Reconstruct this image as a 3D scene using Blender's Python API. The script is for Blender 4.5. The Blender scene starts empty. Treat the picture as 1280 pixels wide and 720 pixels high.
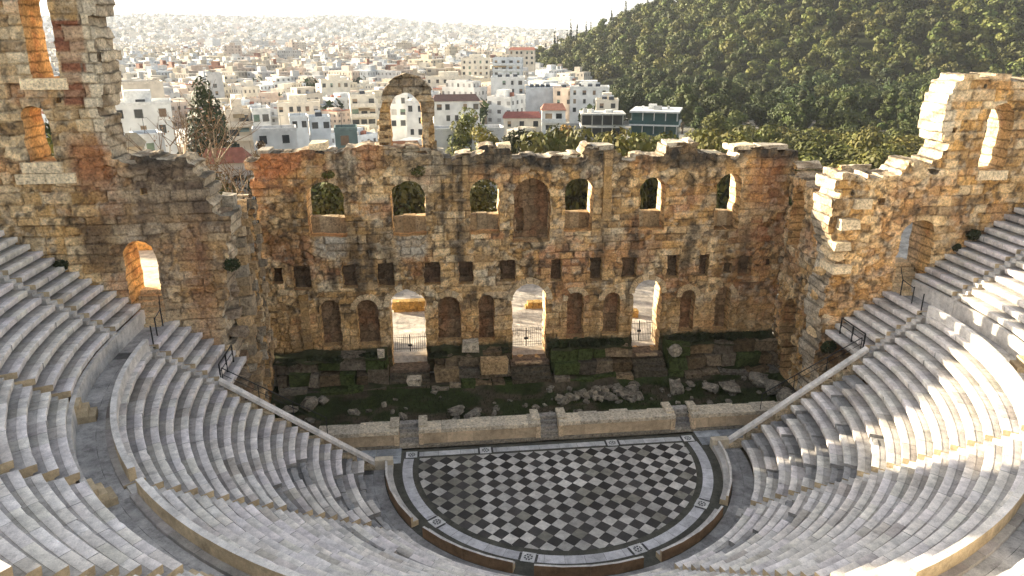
import bpy, math, random
import numpy as np
from mathutils import Matrix, Vector

random.seed(7)
RNG = np.random.default_rng(11)
scene = bpy.context.scene
COL = scene.collection
PI = math.pi
D2R = math.radians

# ------------------------------------------------------------------ noise
def h2(ix, iy, s):
    a = (ix.astype(np.int64) * 374761393 + iy.astype(np.int64) * 668265263 + int(s) * 974634777) & 0xFFFFFFFF
    a = ((a ^ (a >> 13)) * 1274126177) & 0xFFFFFFFF
    a = ((a ^ (a >> 15)) * 2246822519) & 0xFFFFFFFF
    a = a ^ (a >> 16)
    return a.astype(np.float64) / 4294967295.0

def vn(x, y, s):
    x = np.asarray(x, float); y = np.asarray(y, float)
    ix = np.floor(x); iy = np.floor(y)
    fx = x - ix; fy = y - iy
    fx = fx * fx * (3 - 2 * fx); fy = fy * fy * (3 - 2 * fy)
    a = h2(ix, iy, s); b = h2(ix + 1, iy, s); c = h2(ix, iy + 1, s); d = h2(ix + 1, iy + 1, s)
    return (a * (1 - fx) + b * fx) * (1 - fy) + (c * (1 - fx) + d * fx) * fy

def fbm(x, y, s, o=4):
    t = 0; a = .5; n = 0
    for k in range(o):
        t = t + a * vn(x * 2 ** k, y * 2 ** k, s + 17 * k); n += a; a *= .5
    return t / n

def sstep(a, b, x):
    t = np.clip((x - a) / (b - a), 0, 1)
    return t * t * (3 - 2 * t)

def lin(c):
    return tuple(((v / 255 + .055) / 1.055) ** 2.4 if v > 10 else v / 255 / 12.92 for v in c)

# ------------------------------------------------------------------ materials
MATS = {}
def new_mat(name):
    m = bpy.data.materials.new(name); m.use_nodes = True
    nt = m.node_tree; b = nt.nodes['Principled BSDF']
    return m, nt, b

def col_mat(name, scale=3.0, amt=.35, rough=.9, bump=.3, bscale=12.0, spec=.2, fine=30.0, pits=0, pk=1.0):
    """surface coloured by the stone's own colour attribute, broken up by two noises, with grain bump"""
    m, nt, b = new_mat(name); N = nt.nodes; L = nt.links
    at = N.new('ShaderNodeAttribute'); at.attribute_name = 'Col'
    tc = N.new('ShaderNodeTexCoord')
    n1 = N.new('ShaderNodeTexNoise'); n1.inputs['Scale'].default_value = scale; n1.inputs['Detail'].default_value = 6
    n1.inputs['Roughness'].default_value = .65
    L.new(tc.outputs['Object'], n1.inputs['Vector'])
    mr = N.new('ShaderNodeMapRange'); mr.inputs['From Min'].default_value = .3; mr.inputs['From Max'].default_value = .7
    mr.inputs['To Min'].default_value = 1 - amt; mr.inputs['To Max'].default_value = 1 + amt
    L.new(n1.outputs['Fac'], mr.inputs['Value'])
    n2 = N.new('ShaderNodeTexNoise'); n2.inputs['Scale'].default_value = fine; n2.inputs['Detail'].default_value = 3
    L.new(tc.outputs['Object'], n2.inputs['Vector'])
    mr2 = N.new('ShaderNodeMapRange'); mr2.inputs['From Min'].default_value = .3; mr2.inputs['From Max'].default_value = .7
    mr2.inputs['To Min'].default_value = 1 - amt * .5; mr2.inputs['To Max'].default_value = 1 + amt * .5
    L.new(n2.outputs['Fac'], mr2.inputs['Value'])
    mu = N.new('ShaderNodeMath'); mu.operation = 'MULTIPLY'
    L.new(mr.outputs[0], mu.inputs[0]); L.new(mr2.outputs[0], mu.inputs[1])
    vm = N.new('ShaderNodeVectorMath'); vm.operation = 'SCALE'
    L.new(at.outputs['Color'], vm.inputs[0]); L.new(mu.outputs[0], vm.inputs['Scale'])
    L.new(vm.outputs[0], b.inputs['Base Color'])
    b.inputs['Roughness'].default_value = rough
    b.inputs['Specular IOR Level'].default_value = spec
    if pits:
        n4 = N.new('ShaderNodeTexNoise'); n4.inputs['Scale'].default_value = pits; n4.inputs['Detail'].default_value = 8; n4.inputs['Roughness'].default_value = .72
        L.new(tc.outputs['Object'], n4.inputs['Vector'])
        cr = N.new('ShaderNodeValToRGB'); e = cr.color_ramp.elements
        e[0].position = .34; e[0].color = (.13, .115, .10, 1); e[1].position = .66; e[1].color = (1.6, 1.55, 1.45, 1)
        x = e.new(.445); x.color = (.80, .78, .76, 1); x = e.new(.54); x.color = (1.15, 1.13, 1.10, 1)
        for q in e: q.color = [1 + (w - 1) * pk for w in q.color[:3]] + [1]
        L.new(n4.outputs['Fac'], cr.inputs['Fac'])
        v4 = N.new('ShaderNodeVectorMath'); v4.operation = 'MULTIPLY'
        L.new(vm.outputs[0], v4.inputs[0]); L.new(cr.outputs['Color'], v4.inputs[1]); L.new(v4.outputs[0], b.inputs['Base Color'])
    if bump:
        n3 = N.new('ShaderNodeTexNoise'); n3.inputs['Scale'].default_value = bscale; n3.inputs['Detail'].default_value = 5
        L.new(tc.outputs['Object'], n3.inputs['Vector'])
        bp = N.new('ShaderNodeBump'); bp.inputs['Strength'].default_value = bump; bp.inputs['Distance'].default_value = .1
        L.new(n3.outputs['Fac'], bp.inputs['Height']); L.new(bp.outputs[0], b.inputs['Normal'])
    MATS[name] = m
    return m

def plain_mat(name, c, rough=.7, metal=0.0, amt=.2, scale=2.0, spec=.3):
    m, nt, b = new_mat(name); N = nt.nodes; L = nt.links
    tc = N.new('ShaderNodeTexCoord')
    n1 = N.new('ShaderNodeTexNoise'); n1.inputs['Scale'].default_value = scale; n1.inputs['Detail'].default_value = 5
    L.new(tc.outputs['Object'], n1.inputs['Vector'])
    mr = N.new('ShaderNodeMapRange'); mr.inputs['From Min'].default_value = .3; mr.inputs['From Max'].default_value = .7
    mr.inputs['To Min'].default_value = 1 - amt; mr.inputs['To Max'].default_value = 1 + amt
    L.new(n1.outputs['Fac'], mr.inputs['Value'])
    vm = N.new('ShaderNodeVectorMath'); vm.operation = 'SCALE'; vm.inputs[0].default_value = c[:3]
    L.new(mr.outputs[0], vm.inputs['Scale']); L.new(vm.outputs[0], b.inputs['Base Color'])
    b.inputs['Roughness'].default_value = rough; b.inputs['Metallic'].default_value = metal
    b.inputs['Specular IOR Level'].default_value = spec
    MATS[name] = m
    return m

def leaf_mat(name, c, var=.3, c2=None):
    m, nt, b = new_mat(name); N = nt.nodes; L = nt.links
    at = N.new('ShaderNodeAttribute'); at.attribute_name = 'Col'
    oi = N.new('ShaderNodeObjectInfo')
    mr = N.new('ShaderNodeMapRange'); mr.inputs['To Min'].default_value = 1 - var; mr.inputs['To Max'].default_value = 1 + var
    L.new(oi.outputs['Random'], mr.inputs['Value'])
    vm = N.new('ShaderNodeVectorMath'); vm.operation = 'SCALE'
    L.new(at.outputs['Color'], vm.inputs[0]); L.new(mr.outputs[0], vm.inputs['Scale'])
    v2 = N.new('ShaderNodeVectorMath'); v2.operation = 'MULTIPLY'; 
    mh = N.new('ShaderNodeMixRGB'); mh.inputs[1].default_value = (*c, 1); mh.inputs[2].default_value = (*(c2 or c), 1)
    fr = N.new('ShaderNodeMath'); fr.operation = 'FRACT'; ml = N.new('ShaderNodeMath'); ml.operation = 'MULTIPLY'; ml.inputs[1].default_value = 7.31
    L.new(oi.outputs['Random'], ml.inputs[0]); L.new(ml.outputs[0], fr.inputs[0]); L.new(fr.outputs[0], mh.inputs[0]); L.new(mh.outputs[0], v2.inputs[1])
    L.new(vm.outputs[0], v2.inputs[0])
    L.new(v2.outputs[0], b.inputs['Base Color'])
    b.inputs['Roughness'].default_value = .65; b.inputs['Specular IOR Level'].default_value = .25
    tr = N.new('ShaderNodeBsdfTranslucent'); L.new(v2.outputs[0], tr.inputs['Color'])
    mx = N.new('ShaderNodeMixShader'); mx.inputs[0].default_value = .1
    out = N['Material Output']
    L.new(b.outputs[0], mx.inputs[1]); L.new(tr.outputs[0], mx.inputs[2]); L.new(mx.outputs[0], out.inputs['Surface'])
    MATS[name] = m
    return m

def facade_mat(name):
    """wall paint by colour attribute, with rows of window openings laid out in wall metres (UV)"""
    m, nt, b = new_mat(name); N = nt.nodes; L = nt.links
    at = N.new('ShaderNodeAttribute'); at.attribute_name = 'Col'
    uv = N.new('ShaderNodeUVMap'); uv.uv_map = 'UVMap'
    sx = N.new('ShaderNodeSeparateXYZ'); L.new(uv.outputs[0], sx.inputs[0])
    def M(op, a, bb=None, c=None):
        n = N.new('ShaderNodeMath'); n.operation = op
        for i, v in enumerate((a, bb, c)):
            if v is None: continue
            if isinstance(v, (int, float)): n.inputs[i].default_value = v
            else: L.new(v, n.inputs[i])
        return n.outputs[0]
    def band(x, per, lo, hi):
        f = M('FRACT', M('DIVIDE', x, per))
        return M('MULTIPLY', M('GREATER_THAN', f, lo), M('LESS_THAN', f, hi))
    w = M('MULTIPLY', band(sx.outputs[0], 3.1, .3, .68), band(sx.outputs[1], 3.0, .3, .74))
    w = M('MULTIPLY', w, M('GREATER_THAN', sx.outputs[1], .4))
    cb = N.new('ShaderNodeCombineXYZ'); L.new(M('FLOOR', M('DIVIDE', sx.outputs[0], 3.1)), cb.inputs[0]); L.new(M('FLOOR', M('DIVIDE', sx.outputs[1], 3.0)), cb.inputs[1])
    oi = N.new('ShaderNodeObjectInfo'); L.new(M('MULTIPLY', oi.outputs['Random'], 50.0), cb.inputs[2])
    wn = N.new('ShaderNodeTexWhiteNoise'); L.new(cb.outputs[0], wn.inputs['Vector'])
    w = M('MULTIPLY', w, M('MULTIPLY_ADD', M('POWER', wn.outputs['Value'], .5), 1.0, .1))
    nz = N.new('ShaderNodeTexNoise'); nz.inputs['Scale'].default_value = .35
    tc = N.new('ShaderNodeTexCoord'); L.new(tc.outputs['Object'], nz.inputs['Vector'])
    mr = N.new('ShaderNodeMapRange'); mr.inputs['From Min'].default_value = .3; mr.inputs['From Max'].default_value = .7
    mr.inputs['To Min'].default_value = .75; mr.inputs['To Max'].default_value = 1.15
    L.new(nz.outputs['Fac'], mr.inputs['Value'])
    vm = N.new('ShaderNodeVectorMath'); vm.operation = 'SCALE'
    L.new(at.outputs['Color'], vm.inputs[0]); L.new(mr.outputs[0], vm.inputs['Scale'])
    mx = N.new('ShaderNodeMixRGB'); mx.inputs[2].default_value = (.09, .085, .08, 1)
    L.new(M('MINIMUM', M('MULTIPLY', w, .95), 1.0), mx.inputs[0]); L.new(vm.outputs[0], mx.inputs[1])
    L.new(mx.outputs[0], b.inputs['Base Color'])
    b.inputs['Roughness'].default_value = .8; b.inputs['Specular IOR Level'].default_value = .2
    MATS[name] = m
    return m

col_mat('masonry', 2.6, .26, .93, .7, 8.0, .1, 14.0, 6.5, .72)
col_mat('marble', 1.0, .24, .75, .25, 12.0, .2, 22.0, 2.4, .34)
col_mat('tile', 1.5, .16, .55, .08, 12.0, .3, 26.0, 3.0, .2)
col_mat('pavement', .8, .32, .8, .2, 10.0, .2, 25.0, 2.0, .45)
col_mat('rubble', 2.5, .35, .92, .6, 6.0, .1, 20.0, 4.0)
col_mat('soil', .5, .35, .95, .4, 3.0, .1, 4.0)
col_mat('bark', 3.0, .3, .9, .4, 9.0, .1, 20.0)
col_mat('paint', .9, .22, .8, .0, 3.0, .2, 2.5)
facade_mat('facade')
plain_mat('dark_metal', (.035, .037, .04), .5, .6)
plain_mat('dark_glass', (.03, .035, .04), .2, 0, .3, .5, .5)
plain_mat('steel_tank', (.55, .56, .57), .4, .3)
leaf_mat('pine_leaf', (.031, .048, .013), .35, (.058, .068, .017))
leaf_mat('bright_leaf', (.085, .095, .024), .25, (.12, .112, .03))
leaf_mat('dark_leaf', (.028, .036, .014))
leaf_mat('autumn_leaf', (.30, .17, .035))
leaf_mat('dry_leaf', (.16, .105, .055))

# ------------------------------------------------------------------ objects
def tag(o, label=None, cat=None, group=None, kind=None):
    if label: o['label'] = label
    if cat: o['category'] = cat
    if group: o['group'] = group
    if kind: o['kind'] = kind
    return o

def empty(name, loc, label, cat, group=None):
    o = bpy.data.objects.new(name, None); COL.objects.link(o)
    o.location = loc; o.empty_display_size = .3
    return tag(o, label, cat, group)

def mesh(name, V, faces, mat, col=None, parent=None, uv=None, smooth=False, mats=None, mi=None, loc=None):
    """V (n,3) world; faces: list of int arrays (each (m,k)) or a list of index lists; col (n,3) linear"""
    V = np.asarray(V, np.float64)
    off = np.zeros(3)
    if parent is not None:
        q = parent
        while q is not None:
            off += np.array(q.location); q = q.parent
    if loc is not None: off = off + np.array(loc)
    me = bpy.data.meshes.new(name)
    loops = []; tot = []
    for f in faces:
        f = np.asarray(f)
        if f.size == 0: continue
        if f.ndim == 1: f = f[None, :]
        loops.append(f.ravel()); tot.append(np.full(len(f), f.shape[1]))
    loops = np.concatenate(loops).astype(np.int32); tot = np.concatenate(tot).astype(np.int32)
    start = np.concatenate([[0], np.cumsum(tot)[:-1]]).astype(np.int32)
    me.vertices.add(len(V)); me.loops.add(len(loops)); me.polygons.add(len(tot))
    me.vertices.foreach_set('co', (V - off).astype(np.float32).ravel())
    me.loops.foreach_set('vertex_index', loops)
    me.polygons.foreach_set('loop_start', start); me.polygons.foreach_set('loop_total', tot)
    if mi is not None: me.polygons.foreach_set('material_index', np.asarray(mi, np.int32))
    me.polygons.foreach_set('use_smooth', np.full(len(tot), smooth))
    me.update(calc_edges=True)
    if col is not None:
        c = np.ones((len(V), 4), np.float32); c[:, :3] = np.asarray(col)
        a = me.color_attributes.new('Col', 'FLOAT_COLOR', 'POINT'); a.data.foreach_set('color', c.ravel())
    if uv is not None:
        u = me.uv_layers.new(name='UVMap'); u.data.foreach_set('uv', np.asarray(uv, np.float32).ravel())
    for m in (mats or [mat]): me.materials.append(MATS[m])
    o = bpy.data.objects.new(name, me); COL.objects.link(o)
    if loc is not None: o.location = loc
    if parent is not None: o.parent = parent
    return o

class MB:
    """collects boxes, tubes and prisms with a colour each into ONE mesh"""
    def __init__(s): s.V = []; s.F = []; s.C = []; s.n = 0
    def add(s, V, F, c=(.5, .5, .5)):
        V = np.asarray(V, float); s.V.append(V)
        c = np.asarray(c, float)
        s.C.append(np.tile(c, (len(V), 1)) if c.ndim == 1 else c)
        for f in F: s.F.append(np.asarray(f) + s.n)
        s.n += len(V)
    def box(s, x0, x1, y0, y1, z0, z1, c=(.5, .5, .5), rot=0, cen=None, jit=0):
        v = np.array([[x, y, z] for z in (z0, z1) for y in (y0, y1) for x in (x0, x1)], float)
        if jit: v += (np.random.default_rng(int(abs(x0 * 91 + y0 * 57 + z0 * 33) * 7) + 3).random(v.shape) - .5) * jit
        if rot:
            cx, cy = cen if cen is not None else ((x0 + x1) / 2, (y0 + y1) / 2)
            ca, sa = math.cos(rot), math.sin(rot)
            dx = v[:, 0] - cx; dy = v[:, 1] - cy
            v[:, 0] = cx + dx * ca - dy * sa; v[:, 1] = cy + dx * sa + dy * ca
        s.add(v, [[0, 2, 3, 1], [4, 5, 7, 6], [0, 1, 5, 4], [2, 6, 7, 3], [0, 4, 6, 2], [1, 3, 7, 5]], c)
    def tube(s, a, b, r0, r1=None, c=(.5, .5, .5), n=6):
        r1 = r0 if r1 is None else r1
        a = np.array(a, float); b = np.array(b, float); d = b - a; d /= np.linalg.norm(d) + 1e-9
        u = np.cross(d, [0, 0, 1.]); 
        if np.linalg.norm(u) < 1e-3: u = np.array([1., 0, 0])
        u /= np.linalg.norm(u); w = np.cross(d, u)
        t = np.arange(n) * 2 * PI / n
        ring = np.cos(t)[:, None] * u + np.sin(t)[:, None] * w
        V = np.vstack([a + ring * r0, b + ring * r1])
        F = [[i, (i + 1) % n, n + (i + 1) % n, n + i] for i in range(n)] + [list(range(n))[::-1], list(range(n, 2 * n))]
        s.add(V, F, c)
    def prism(s, poly, z0, z1, c=(.5, .5, .5)):
        p = np.asarray(poly, float); n = len(p)
        V = np.vstack([np.c_[p, np.full(n, z0)], np.c_[p, np.full(n, z1)]])
        F = [[i, (i + 1) % n, n + (i + 1) % n, n + i] for i in range(n)] + [list(range(n))[::-1], list(range(n, 2 * n))]
        s.add(V, F, c)
    def build(s, name, mat, parent=None, **k):
        return mesh(name, np.vstack(s.V), s.F, mat, np.vstack(s.C), parent, **k)

def rock(mb, c, r, seed, col, flat=.7, rot=0):
    """an angular broken stone"""
    g = np.random.default_rng(seed)
    v = np.array([[x, y, z] for z in (-1, 0, 1) for y in (-1, 0, 1) for x in (-1, 0, 1) if (x, y, z) != (0, 0, 0)], float)
    nrm = np.linalg.norm(v, axis=1, keepdims=True)
    v = v / nrm * (1 + .35 * (nrm - 1))
    v *= 1 + (g.random((len(v), 1)) - .5) * .45
    v = v * np.array(r)
    a = g.random() * PI if rot is None else rot
    R = np.array(Matrix.Rotation(a, 3, 'Z') @ Matrix.Rotation((g.random() - .5) * .7, 3, 'X') @ Matrix.Rotation((g.random() - .5) * .7, 3, 'Y'))
    v = v @ R.T + np.array(c)
    idx = {}; k = 0
    for z in (-1, 0, 1):
        for y in (-1, 0, 1):
            for x in (-1, 0, 1):
                if (x, y, z) == (0, 0, 0): continue
                idx[(x, y, z)] = k; k += 1
    F = []
    for ax in range(3):
        for sg in (-1, 1):
            for i in (-1, 0):
                for j in (-1, 0):
                    q = []
                    for (di, dj) in ((0, 0), (1, 0), (1, 1), (0, 1)):
                        p = [0, 0, 0]; p[ax] = sg; p[(ax + 1) % 3] = i + di; p[(ax + 2) % 3] = j + dj
                        q.append(idx[tuple(p)])
                    F.append(q if sg > 0 else q[::-1])
    cc = np.array(col) * (0.8 + .4 * g.random((len(v), 1)))
    mb.add(v, F, cc)

# ------------------------------------------------------------------ masonry
CREAM = np.array([.70, .575, .385]); TAN = np.array([.57, .40, .215]); OCHRE = np.array([.58, .365, .15])
RUST = np.array([.38, .15, .065]); GREY = np.array([.41, .37, .30]); DARK = np.array([.055, .045, .035])
BRICK = np.array([.19, .075, .045]); PALE = np.array([.60, .53, .41]); BROWN = np.array([.20, .125, .07])

def poly_sdf(P, u, v):
    P = np.asarray(P, float); d = np.full(u.shape, 1e9); ins = np.zeros(u.shape, bool)
    n = len(P)
    for i in range(n):
        a = P[i]; b = P[(i + 1) % n]; e = b - a
        wx = u - a[0]; wy = v - a[1]
        t = np.clip((wx * e[0] + wy * e[1]) / (e @ e + 1e-12), 0, 1)
        d = np.minimum(d, np.hypot(wx - e[0] * t, wy - e[1] * t))
        if abs(b[1] - a[1]) > 1e-9:
            c = ((a[1] <= v) != (b[1] <= v)) & (u < a[0] + (v - a[1]) / (b[1] - a[1]) * e[0])
            ins ^= c
    return np.where(ins, -d, d)

def arch_sdf(cx, hw, z0, zt, imp=0.0, flat=False):
    sp = zt - hw - imp
    def f(u, v):
        wob = (fbm(u * 1.3, v * 1.3, int(cx * 10 + 500), 3) - .5) * .22
        if flat:
            return np.maximum(np.maximum(np.abs(u - cx) - hw, z0 - v), v - zt) + wob
        lo = np.maximum(np.abs(u - cx) - hw, z0 - v)
        hi = np.hypot(u - cx, np.maximum(v - sp, 0)) - (hw + imp)
        return np.where(v < sp, lo, hi) + wob
    return f

def coursed(u, v, seed, hr=(.5, .78), lr=(.7, 1.7)):
    g = np.random.default_rng(seed)
    v0 = v.min() - 1; ed = [v0]
    while ed[-1] < v.max() + 1: ed.append(ed[-1] + g.uniform(*hr))
    ed = np.array(ed)
    r = np.clip(np.searchsorted(ed, v) - 1, 0, len(ed) - 2)
    dv = np.minimum(v - ed[r], ed[r + 1] - v)
    idn = np.zeros(u.shape); du = np.zeros(u.shape)
    for k in np.unique(r):
        m = r == k
        xe = np.cumsum(np.r_[u.min() - 2 + g.random(), g.uniform(lr[0], lr[1], int((u.max() - u.min() + 6) / lr[0]) + 2)])
        c = np.clip(np.searchsorted(xe, u[m]) - 1, 0, len(xe) - 2)
        du[m] = np.minimum(u[m] - xe[c], xe[c + 1] - u[m]); idn[m] = k * 997 + c
    return idn, np.minimum(du, dv)

def rubble(u, v, seed, cell=.5):
    x = u / cell * .8; y = v / cell
    ix = np.floor(x); iy = np.floor(y)
    f1 = np.full(u.shape, 9.); f2 = np.full(u.shape, 9.); idn = np.zeros(u.shape)
    for dx in (-1, 0, 1):
        for dy in (-1, 0, 1):
            cx = ix + dx; cy = iy + dy
            px = cx + .15 + .7 * h2(cx, cy, seed); py = cy + .15 + .7 * h2(cx, cy, seed + 5)
            d = np.hypot((x - px), y - py)
            k = d < f1
            f2 = np.where(k, f1, np.minimum(f2, d)); idn = np.where(k, cx * 131 + cy * 7177, idn); f1 = np.where(k, d, f1)
    return idn, (f2 - f1) * cell * .5

def masonry(name, parent, U0, U1, V0, V1, res, outline, ops, T, frame, seed, style, rag=.3, relief=1.0, rubble_t=.5, label=None):
    """a broken stone wall: outline and openings cut from a fine grid whose stones stand in relief.
       frame = (O, eu, n): plane origin, direction along the wall, direction the wall faces."""
    O, eu, nn = (np.array(a, float) for a in frame)
    nu = int(round((U1 - U0) / res)); nv = int(round((V1 - V0) / res))
    gu = U0 + np.arange(nu + 1) * res; gv = V0 + np.arange(nv + 1) * res
    Ug, Vg = np.meshgrid(gu, gv, indexing='ij')
    def fout(u, v):
        blk = np.floor(v / .62)
        step = (h2(np.floor(u / 1.1 + h2(blk, blk, seed) * 3), blk, seed + 3) - .5) * rag * 2.1
        return poly_sdf(outline, u, v) + (fbm(u * .9, v * .9, seed + 9, 4) - .5) * rag * 1.6 + step * (v > 2)
    uc = (Ug[:-1, :-1] + res / 2); vc = (Vg[:-1, :-1] + res / 2)
    cls = np.where(fout(uc, vc) < 0, 1, 0)
    fs = [None, None]
    depth = [T, 0.0]
    for (f, d) in ops:
        m = (f(uc, vc) < 0) & (cls >= 1)
        if d is None: cls[m] = -(len(depth))
        else: cls[m] = len(depth)
        depth.append(T if d is None else d); fs.append(f)
    # snap vertices onto the borders
    pu = Ug.copy(); pv = Vg.copy()
    cp = np.full((nu + 2, nv + 2), 0); cp[1:-1, 1:-1] = cls
    q = np.stack([cp[:-1, :-1], cp[1:, :-1], cp[:-1, 1:], cp[1:, 1:]])
    bd = (q.max(0) != q.min(0))
    I, J = np.nonzero(bd)
    for idx in range(len(depth)):
        if idx == 1: continue
        f = fout if idx == 0 else fs[idx]
        has = (np.abs(q) == idx).any(0) & (q == 1).any(0) if idx else (q == 0).any(0) & (q != 0).any(0)
        I, J = np.nonzero(has)
        if len(I) == 0: continue
        u = pu[I, J]; v = pv[I, J]
        for _ in range(2):
            e = .02; f0 = f(u, v); gx = (f(u + e, v) - f(u - e, v)) / (2 * e); gy = (f(u, v + e) - f(u, v - e)) / (2 * e)
            g2 = np.maximum(gx * gx + gy * gy, .3)
            u = u - np.clip(f0 * gx / g2, -.45 * res, .45 * res); v = v - np.clip(f0 * gy / g2, -.45 * res, .45 * res)
        pu[I, J] = np.clip(u, Ug[I, J] - .6 * res, Ug[I, J] + .6 * res); pv[I, J] = np.clip(v, Vg[I, J] - .6 * res, Vg[I, J] + .6 * res)
    # stones
    wu = Ug + (fbm(Ug * .8, Vg * .8, seed + 21, 2) - .5) * .25; wv = Vg + (fbm(Ug * .8, Vg * .8, seed + 22, 2) - .5) * .22
    i1, d1 = coursed(wu, wv, seed); i2, d2 = rubble(wu, wv, seed, .62)
    zone = fbm(Ug * .22, Vg * .3, seed + 31, 3)
    rz = zone > rubble_t
    if style.get('ashlar') is not None: rz = rz & ~(style['ashlar'](Ug, Vg))
    idn = np.where(rz, i2 + 50000, i1); dj = np.where(rz, d2, d1)
    r1 = h2(idn, idn * 0 + 3, seed); r2 = h2(idn, idn * 0 + 8, seed); r3 = h2(idn, idn * 0 + 15, seed)
    joint = 1 - sstep(.0, .085, dj)
    er = fbm(Ug * 1.1, Vg * 1.1, seed + 41, 4)
    big = fbm(Ug * .25, Vg * .25, seed + 42, 3)
    lost = (r3 > .93) * (.10 + .14 * r2)
    disp = relief * ((r1 - .5) * .14 - joint * .09 - np.clip(er - .55, 0, 1) * .5 + (fbm(Ug * 4, Vg * 4, seed + 43, 3) - .5) * .07 - lost + (big - .5) * .3)
    col = style['color'](Ug, Vg, r1, r2, r3, joint, er, seed)
    jk = (joint * (.22 + .5 * fbm(Ug * .7, Vg * .7, seed + 45, 3)))[..., None]
    col = col * (1 - jk) + (col * .25 + DARK * .5) * jk
    # assemble
    Vs = []; Cs = []; Fs = []; n0 = 0
    vid = np.arange((nu + 1) * (nv + 1)).reshape(nu + 1, nv + 1)
    def pos(u, v, d):
        return O + u[..., None] * eu + v[..., None] * np.array([0, 0, 1.]) + d[..., None] * nn
    def layer(mask, P, C):
        nonlocal n0
        a, b = np.nonzero(mask)
        if len(a) == 0: return
        qd = np.stack([vid[a, b], vid[a + 1, b], vid[a + 1, b + 1], vid[a, b + 1]], 1)
        us, inv = np.unique(qd, return_inverse=True)
        Vs.append(P.reshape(-1, 3)[us]); Cs.append(C.reshape(-1, 3)[us]); Fs.append(inv.reshape(-1, 4) + n0); n0 += len(us)
    layer(cls == 1, pos(pu, pv, disp), col)
    for k in range(2, len(depth)):
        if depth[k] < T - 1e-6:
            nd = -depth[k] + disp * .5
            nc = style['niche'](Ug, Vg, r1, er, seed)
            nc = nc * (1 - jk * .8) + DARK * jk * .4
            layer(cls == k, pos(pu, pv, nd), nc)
    back = (cls > 0)
    layer(back, pos(pu, pv, -T + 0 * pu + (er - .5) * .3), col)
    dep = np.array(depth)
    dfield = dep[np.abs(cp)]
    def strips(A, B, pa, pb, ov):
        """A,B: depth of the two cells beside each edge; pa,pb: flat ids of the edge's ends"""
        nonlocal n0
        lo = np.minimum(A, B); hi = np.maximum(A, B); m = hi > lo + 1e-6
        if not m.any(): return
        lo, hi, pa, pb = lo[m], hi[m], pa[m], pb[m]; ov = ov[m]
        flip = (A[m] > B[m])
        fu = pu.ravel(); fv = pv.ravel(); fd = disp.ravel(); fe = er.ravel()
        ns = 7
        rows = []
        for s in range(ns + 1):
            t = s / ns; out = []
            for pid in (pa, pb):
                d = lo + (hi - lo) * t
                wob = 0 if s in (0, ns) else 1
                u = fu[pid]; v = fv[pid]
                a = (fbm(u * 1.6 + d * 1.9, v * 1.6, seed + 71, 3) - .5) * .22 * wob
                b = (fbm(u * 1.6, v * 1.6 + d * 1.9, seed + 72, 3) - .5) * .22 * wob
                base = np.where(lo < 1e-6, fd[pid], fd[pid] * .5) * (1 - t) + t * np.where(hi >= T - 1e-6, (fe[pid] - .5) * .3, fd[pid] * .5)
                out.append((pos(u + a, v + b, -d + base), u, v, d))
            rows.append(out)
        for s in range(ns):
            P = np.concatenate([rows[s][0][0], rows[s][1][0], rows[s + 1][1][0], rows[s + 1][0][0]])
            k = len(lo); ar = np.arange(k)
            qd = np.stack([ar, ar + k, ar + 2 * k, ar + 3 * k], 1) + n0
            qd[~flip] = qd[~flip][:, ::-1]
            cc = []
            for (ss, w) in ((s, 0), (s, 1), (s + 1, 1), (s + 1, 0)):
                _, u, v, d = rows[ss][w]
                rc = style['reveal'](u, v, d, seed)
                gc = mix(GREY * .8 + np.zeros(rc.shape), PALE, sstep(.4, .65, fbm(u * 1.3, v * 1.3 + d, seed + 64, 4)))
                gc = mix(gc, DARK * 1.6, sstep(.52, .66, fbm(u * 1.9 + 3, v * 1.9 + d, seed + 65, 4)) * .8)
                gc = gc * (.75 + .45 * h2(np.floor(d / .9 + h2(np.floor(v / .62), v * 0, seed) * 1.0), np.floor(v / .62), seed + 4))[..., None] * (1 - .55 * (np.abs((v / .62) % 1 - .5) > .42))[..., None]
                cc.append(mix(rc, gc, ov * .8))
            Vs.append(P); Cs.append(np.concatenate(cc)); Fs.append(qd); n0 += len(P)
    # vertical grid edges (between cells i-1,i)
    A = dfield[:-1, 1:-1]; B = dfield[1:, 1:-1]
    VO = (cp == 0).astype(float)
    strips(A.ravel(), B.ravel(), vid[:, :-1].ravel(), vid[:, 1:].ravel(), np.maximum(VO[:-1, 1:-1], VO[1:, 1:-1]).ravel())
    A = dfield[1:-1, :-1]; B = dfield[1:-1, 1:]
    strips(B.ravel(), A.ravel(), vid[:-1, :].ravel(), vid[1:, :].ravel(), np.maximum(VO[1:-1, :-1], VO[1:-1, 1:]).ravel())
    o = mesh(name, np.vstack(Vs), [np.vstack(Fs)], 'masonry', np.clip(np.vstack(Cs), .004, .9), parent)
    return o

def mix(a, b, t):
    t = np.clip(t, 0, 1)[..., None]
    return a * (1 - t) + b * t

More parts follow.
